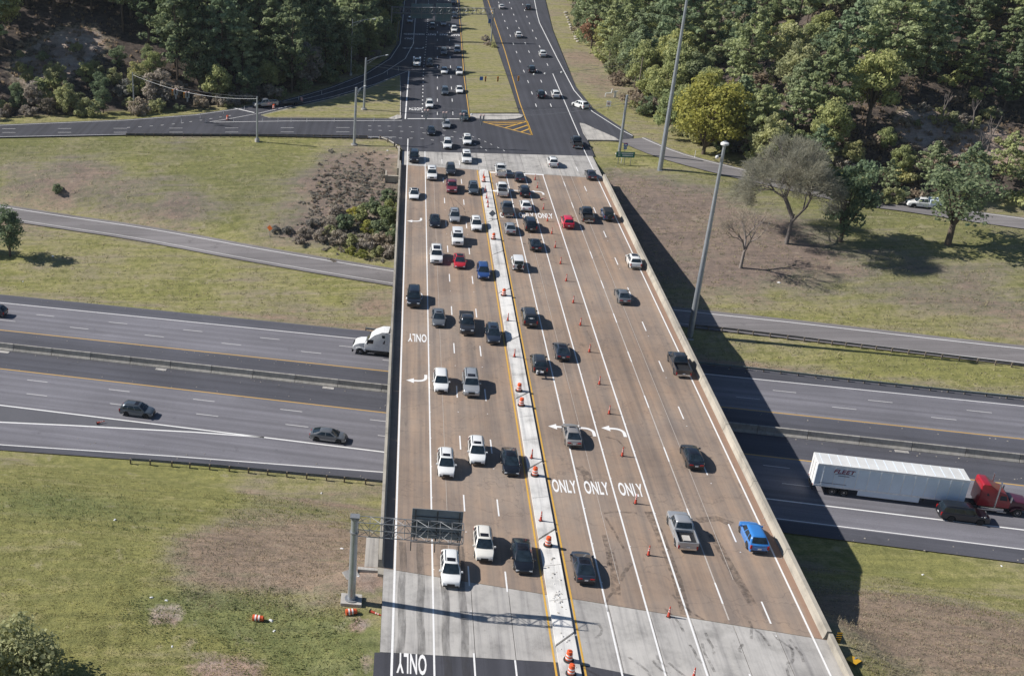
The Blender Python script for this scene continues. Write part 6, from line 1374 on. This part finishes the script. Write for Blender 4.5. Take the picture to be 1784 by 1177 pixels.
# shrubs left of the far bridge end, along the woods and under the trees
sh = [(600, 398, 'shrubdark', 1.5), (628, 385, 'shrub', 1.6), (650, 372, 'shrubdark', 1.5), (672, 392, 'shrub', 1.9), (640, 405, 'shrubyellow', 1.5), (615, 380, 'shrubyellow', 1.4), (660, 410, 'shrubdark', 1.6), (682, 375, 'shrub', 1.6), (590, 420, 'shrubgrey', 1.6), (560, 415, 'shrubgrey', 1.5), (530, 410, 'shrubgrey', 1.3), (575, 395, 'shrubgrey', 1.6), (610, 425, 'shrubolive', 1.2), (640, 432, 'shrubgrey', 1.8), (665, 428, 'shrubgrey', 1.9), (655, 445, 'shrubolive', 1.2), (630, 448, 'shrubyellow', 1.0), (612, 441, 'shrubyellow', .9), (680, 445, 'shrubgrey', 1.5), (545, 395, 'shrubgrey', 1.3), (520, 425, 'shrubgrey', 1.1), (500, 405, 'shrubgrey', 1.), (585, 372, 'shrubgrey', 1.3), (676, 352, 'shrubdark', 1.4), (690, 420, 'shrubdark', 1.5),
      (480, 402, 'shrubgrey', .9), (100, 335, 'shrubdark', .7), (845, 72, 'shrubgrey', 1.0), (850, 80, 'shrubgrey', .9), (858, 84, 'shrubolive', .7), (575, 408, 'shrubolive', 1.1)]
for x, y, k, s in sh:
    wh = {'shrubdark': 'dark green shrub', 'shrub': 'green leafy shrub', 'shrubyellow': 'yellow flowering shrub', 'shrubgrey': 'grey brown brushy shrub', 'shrubolive': 'olive green shrub'}[k]
    pl = 'in the thicket by the far left bridge corner' if x < 700 and x > 470 else ('alone on the left slope' if x < 200 else 'in the far grass strip between the roads')
    tree(k, G(x, y), s*(.72 if x > 470 and x < 700 else 1.), wh + ' ' + pl, 'shrubs ' + pl)
def scrub(name, label, spots, mat, size, per, seed, fl=.6):
    rg = np.random.default_rng(seed); c = np.array([q[:3] for q in spots]); r = np.array([q[3] for q in spots]); cs = np.repeat(c, 7, 0); rs = np.repeat(r, 7)
    cs = cs + rg.normal(size=cs.shape)*np.stack([rs*.55, rs*.55, rs*.28], 1); cs[:, 2] += rs*.22
    return tag(obj(name, leafmesh(name, clumps(cs, rs*.45, per, size, rg, fl, .35), mat)), label, kind='stuff')
rr = random.Random(44); us = []
while len(us) < 300:
    x, y = rr.uniform(70, 330), rr.uniform(190, 470)
    if not inpoly(FR, x, y): continue
    z = hz(x, y); q = proj((x, y, z))
    if not (960 < q[0] < 1830 and -40 < q[1] < 360) or any((x-c.x)**2+(y-c.y)**2 < (r-2)**2 for c, r in CLEAR): continue
    us.append((x, y, z+1.2, rr.uniform(1.6, 3.)))
for k_, (mt_, lb_) in enumerate((('leaf_green', 'green'), ('leaf_olive', 'olive'), ('leaf_brown', 'brown'))): scrub('understorey', 'dense %s understorey filling the right hillside wood' % lb_, us[k_::3], mt_, .30, 34, 80+k_, .85)
rr = random.Random(12); sp_ = []
for k in range(620):
    x, y = rr.gauss(612, 42), rr.gauss(350, 48)
    if 480 < x < 686 and 262 < y < 455 and (x-480)/200 + (y-250)/400 > .45: p = G(x, y); sp_.append((p.x, p.y, p.z-.1, rr.uniform(.28, .62)))
scrub('brush', 'tangled grey brown brush on the slope by the far left bridge corner', sp_, 'leaf_brush', .11, 20, 71, .5); scrub('dry_brush', 'rust brown stems mixed through the brush by the bridge', sp_[::4], 'leaf_brown', .11, 16, 72, .6)
rr = random.Random(11)
for poly, side_, mix_ in ((FL, 'left', ['shrubdark', 'shrubgrey', 'shrub', 'shrubolive', 'shrubgrey']), (FR, 'right', ['shrub', 'shrubolive', 'shrubdark', 'shrubolive', 'shrubgrey'])):
    n = 0; tries = 0
    while n < 85 and tries < 20000:
        tries += 1; i = rr.randrange(1, len(poly)-4); a, b = Vector(poly[i]), Vector(poly[i+1]); q = a.lerp(b, rr.random()); d = (b-a).normalized(); nrm = Vector((-d.y, d.x, 0)); q = q + nrm*rr.uniform(-1, 12)*rr.choice((1, -1))
        if not inpoly(poly, q.x, q.y): continue
        s2 = proj((q.x, q.y, hz(q.x, q.y)))
        if not (-40 < s2[0] < 1830 and -30 < s2[1] < 420): continue
        k = rr.choice(mix_); tree(k, (q.x, q.y, hz(q.x, q.y)), rr.uniform(.8, 1.9), {'shrubdark': 'dark green shrub', 'shrub': 'green leafy shrub', 'shrubgrey': 'grey brown brushy shrub', 'shrubolive': 'olive green shrub'}[k] + ' at the foot of the %s wood' % side_, 'undergrowth at the foot of the %s wood' % side_); n += 1
for px, sd in [((1600+random.uniform(-40, 160), 215+random.uniform(-25, 75)), 'right') for k in range(26)] + [((100+random.uniform(-70, 90), 112+random.uniform(-35, 35)), 'left') for k in range(26)]:
    tree(random.choice(['shrubgrey', 'shrubgrey', 'shrubolive']), G(*px), random.uniform(.5, 1.1), 'grey brown scrub on the bare bank in the %s wood' % sd, 'scrub on the %s bare bank' % sd)
for px in ((1700, 285), (1720, 262), (1640, 210), (1690, 230)):
    p = G(*px); m, tips = bare(int(px[0]), 9., .5, 3, twigs=2); t = thing('bare_tree', 'thin dead trunk on the bare reddish bank in the right wood', 'tree', at(p), 'dead trunks on the bare bank'); obj('trunk', m, 'twig', t)
# rough grass and weeds that stand up from the sward
def tufts(name, label, n, hgt, mat, accept, seed, w=.05):
    rg = np.random.default_rng(seed); out = []; cnt = 0; pts = []
    while cnt < n:
        px, py = rg.uniform(-40, 1824), rg.uniform(0, 1420)
        # uniform on the ground as seen, thinned with distance
        q = P(px, py, -6.); x, y = q.x, q.y; z = hz(x, y); s2 = proj((x, y, z))
        if not accept(x, y, z, s2): cnt += .15; continue
        pts.append((x, y, z)); cnt += 1
    c = np.array(pts); k = 7; c = np.repeat(c, k, 0); m = len(c); a = rg.uniform(0, 6.28, m); L = hgt*rg.uniform(.5, 1.4, m); lean = rg.uniform(.1, .8, m)
    c[:, 0] += rg.normal(size=m)*.28; c[:, 1] += rg.normal(size=m)*.28
    u = np.stack([np.cos(a), np.sin(a), 0*a], 1); s = np.stack([-np.sin(a), np.cos(a), 0*a], 1); W = (w*rg.uniform(.7, 1.6, m))[:, None]; tip = c + u*(lean*L)[:, None] + np.array([0, 0, 1.])*L[:, None]
    v = np.stack([c-s*W, c+s*W, tip+s*W*.5, tip-s*W*.5], 1).reshape(-1, 3); v[:, 2] -= .03
    return tag(obj(name, leafmesh(name, v, mat)), label, kind='stuff')
RD = np.zeros(gx.shape)
for line, hw in ((RAMP, 4.2), (ONR, 4.)): D, _ = segdist(line); RD = np.maximum(RD, D < hw)
for poly in (ROAD, NEAR): RD = np.maximum(RD, inside(poly))
RD = np.maximum(RD, (T_ > 109) & (T_ < 158)); RD = np.maximum(RD, inside([bw(-1, 80), bw(41, 80), bw(41, 225), bw(-1, 225)]))
def gval(A, x, y): return A[int(np.clip(np.searchsorted(GY, y), 0, len(GY)-1)), int(np.clip(np.searchsorted(GX, x), 0, len(GX)-1))]
def grassy(x, y, z, s2): return gval(RD, x, y) < .5 and -20 < s2[0] < 1800 and not inpoly(FL, x, y) and not inpoly(FR, x, y)
tufts('grass', 'green and straw grass tufts on the verges', 15000, .12, 'grass_blade', lambda x, y, z, s: y < 132 and grassy(x, y, z, s) and gval(dry, x, y) < .75, 1, .028)
tufts('dry_grass', 'dry straw coloured grass tufts on the slopes', 9000, .15, 'grass_dry', lambda x, y, z, s: y < 132 and grassy(x, y, z, s) and gval(dry, x, y) > .42, 2, .028)
tufts('weeds', 'lush green weeds low on the near left verge', 3500, .18, 'weed_green', lambda x, y, z, s: y < 132 and grassy(x, y, z, s) and gval(lush, x, y) > .3, 3, .04)
tufts('rough_grass', 'coarse unmown grass tufts on the far slopes', 11000, .15, 'grass_far', lambda x, y, z, s: y >= 132 and grassy(x, y, z, s), 7, .06)
# fallen leaves and brush on the floor of the woods
tufts('forest_litter', 'brown brush and leaf litter under the trees', 9000, .5, 'leaf_brown', lambda x, y, z, s: gval(wood, x, y) > .9, 4, .16)

# ---------------------------------------------------------------- thin autumn haze
hm = bpy.data.materials.new('haze'); hm.use_nodes = True; ht = hm.node_tree; ht.nodes.clear()
ho = ht.nodes.new('ShaderNodeOutputMaterial'); hv = ht.nodes.new('ShaderNodeVolumePrincipled')
hv.inputs['Color'].default_value = (.86, .92, 1., 1); hv.inputs['Density'].default_value = .00006; hv.inputs['Anisotropy'].default_value = .2
ht.links.new(hv.outputs[0], ho.inputs['Volume']); MAT['haze'] = hm
tag(MB().box(float(GX[0])-30, float(GX[-1])+30, float(GY[0])-30, float(GY[-1])+30, float(Z.min())-1.2, 74.).build('haze', 'haze'), 'thin pale haze over the whole valley', kind='stuff')
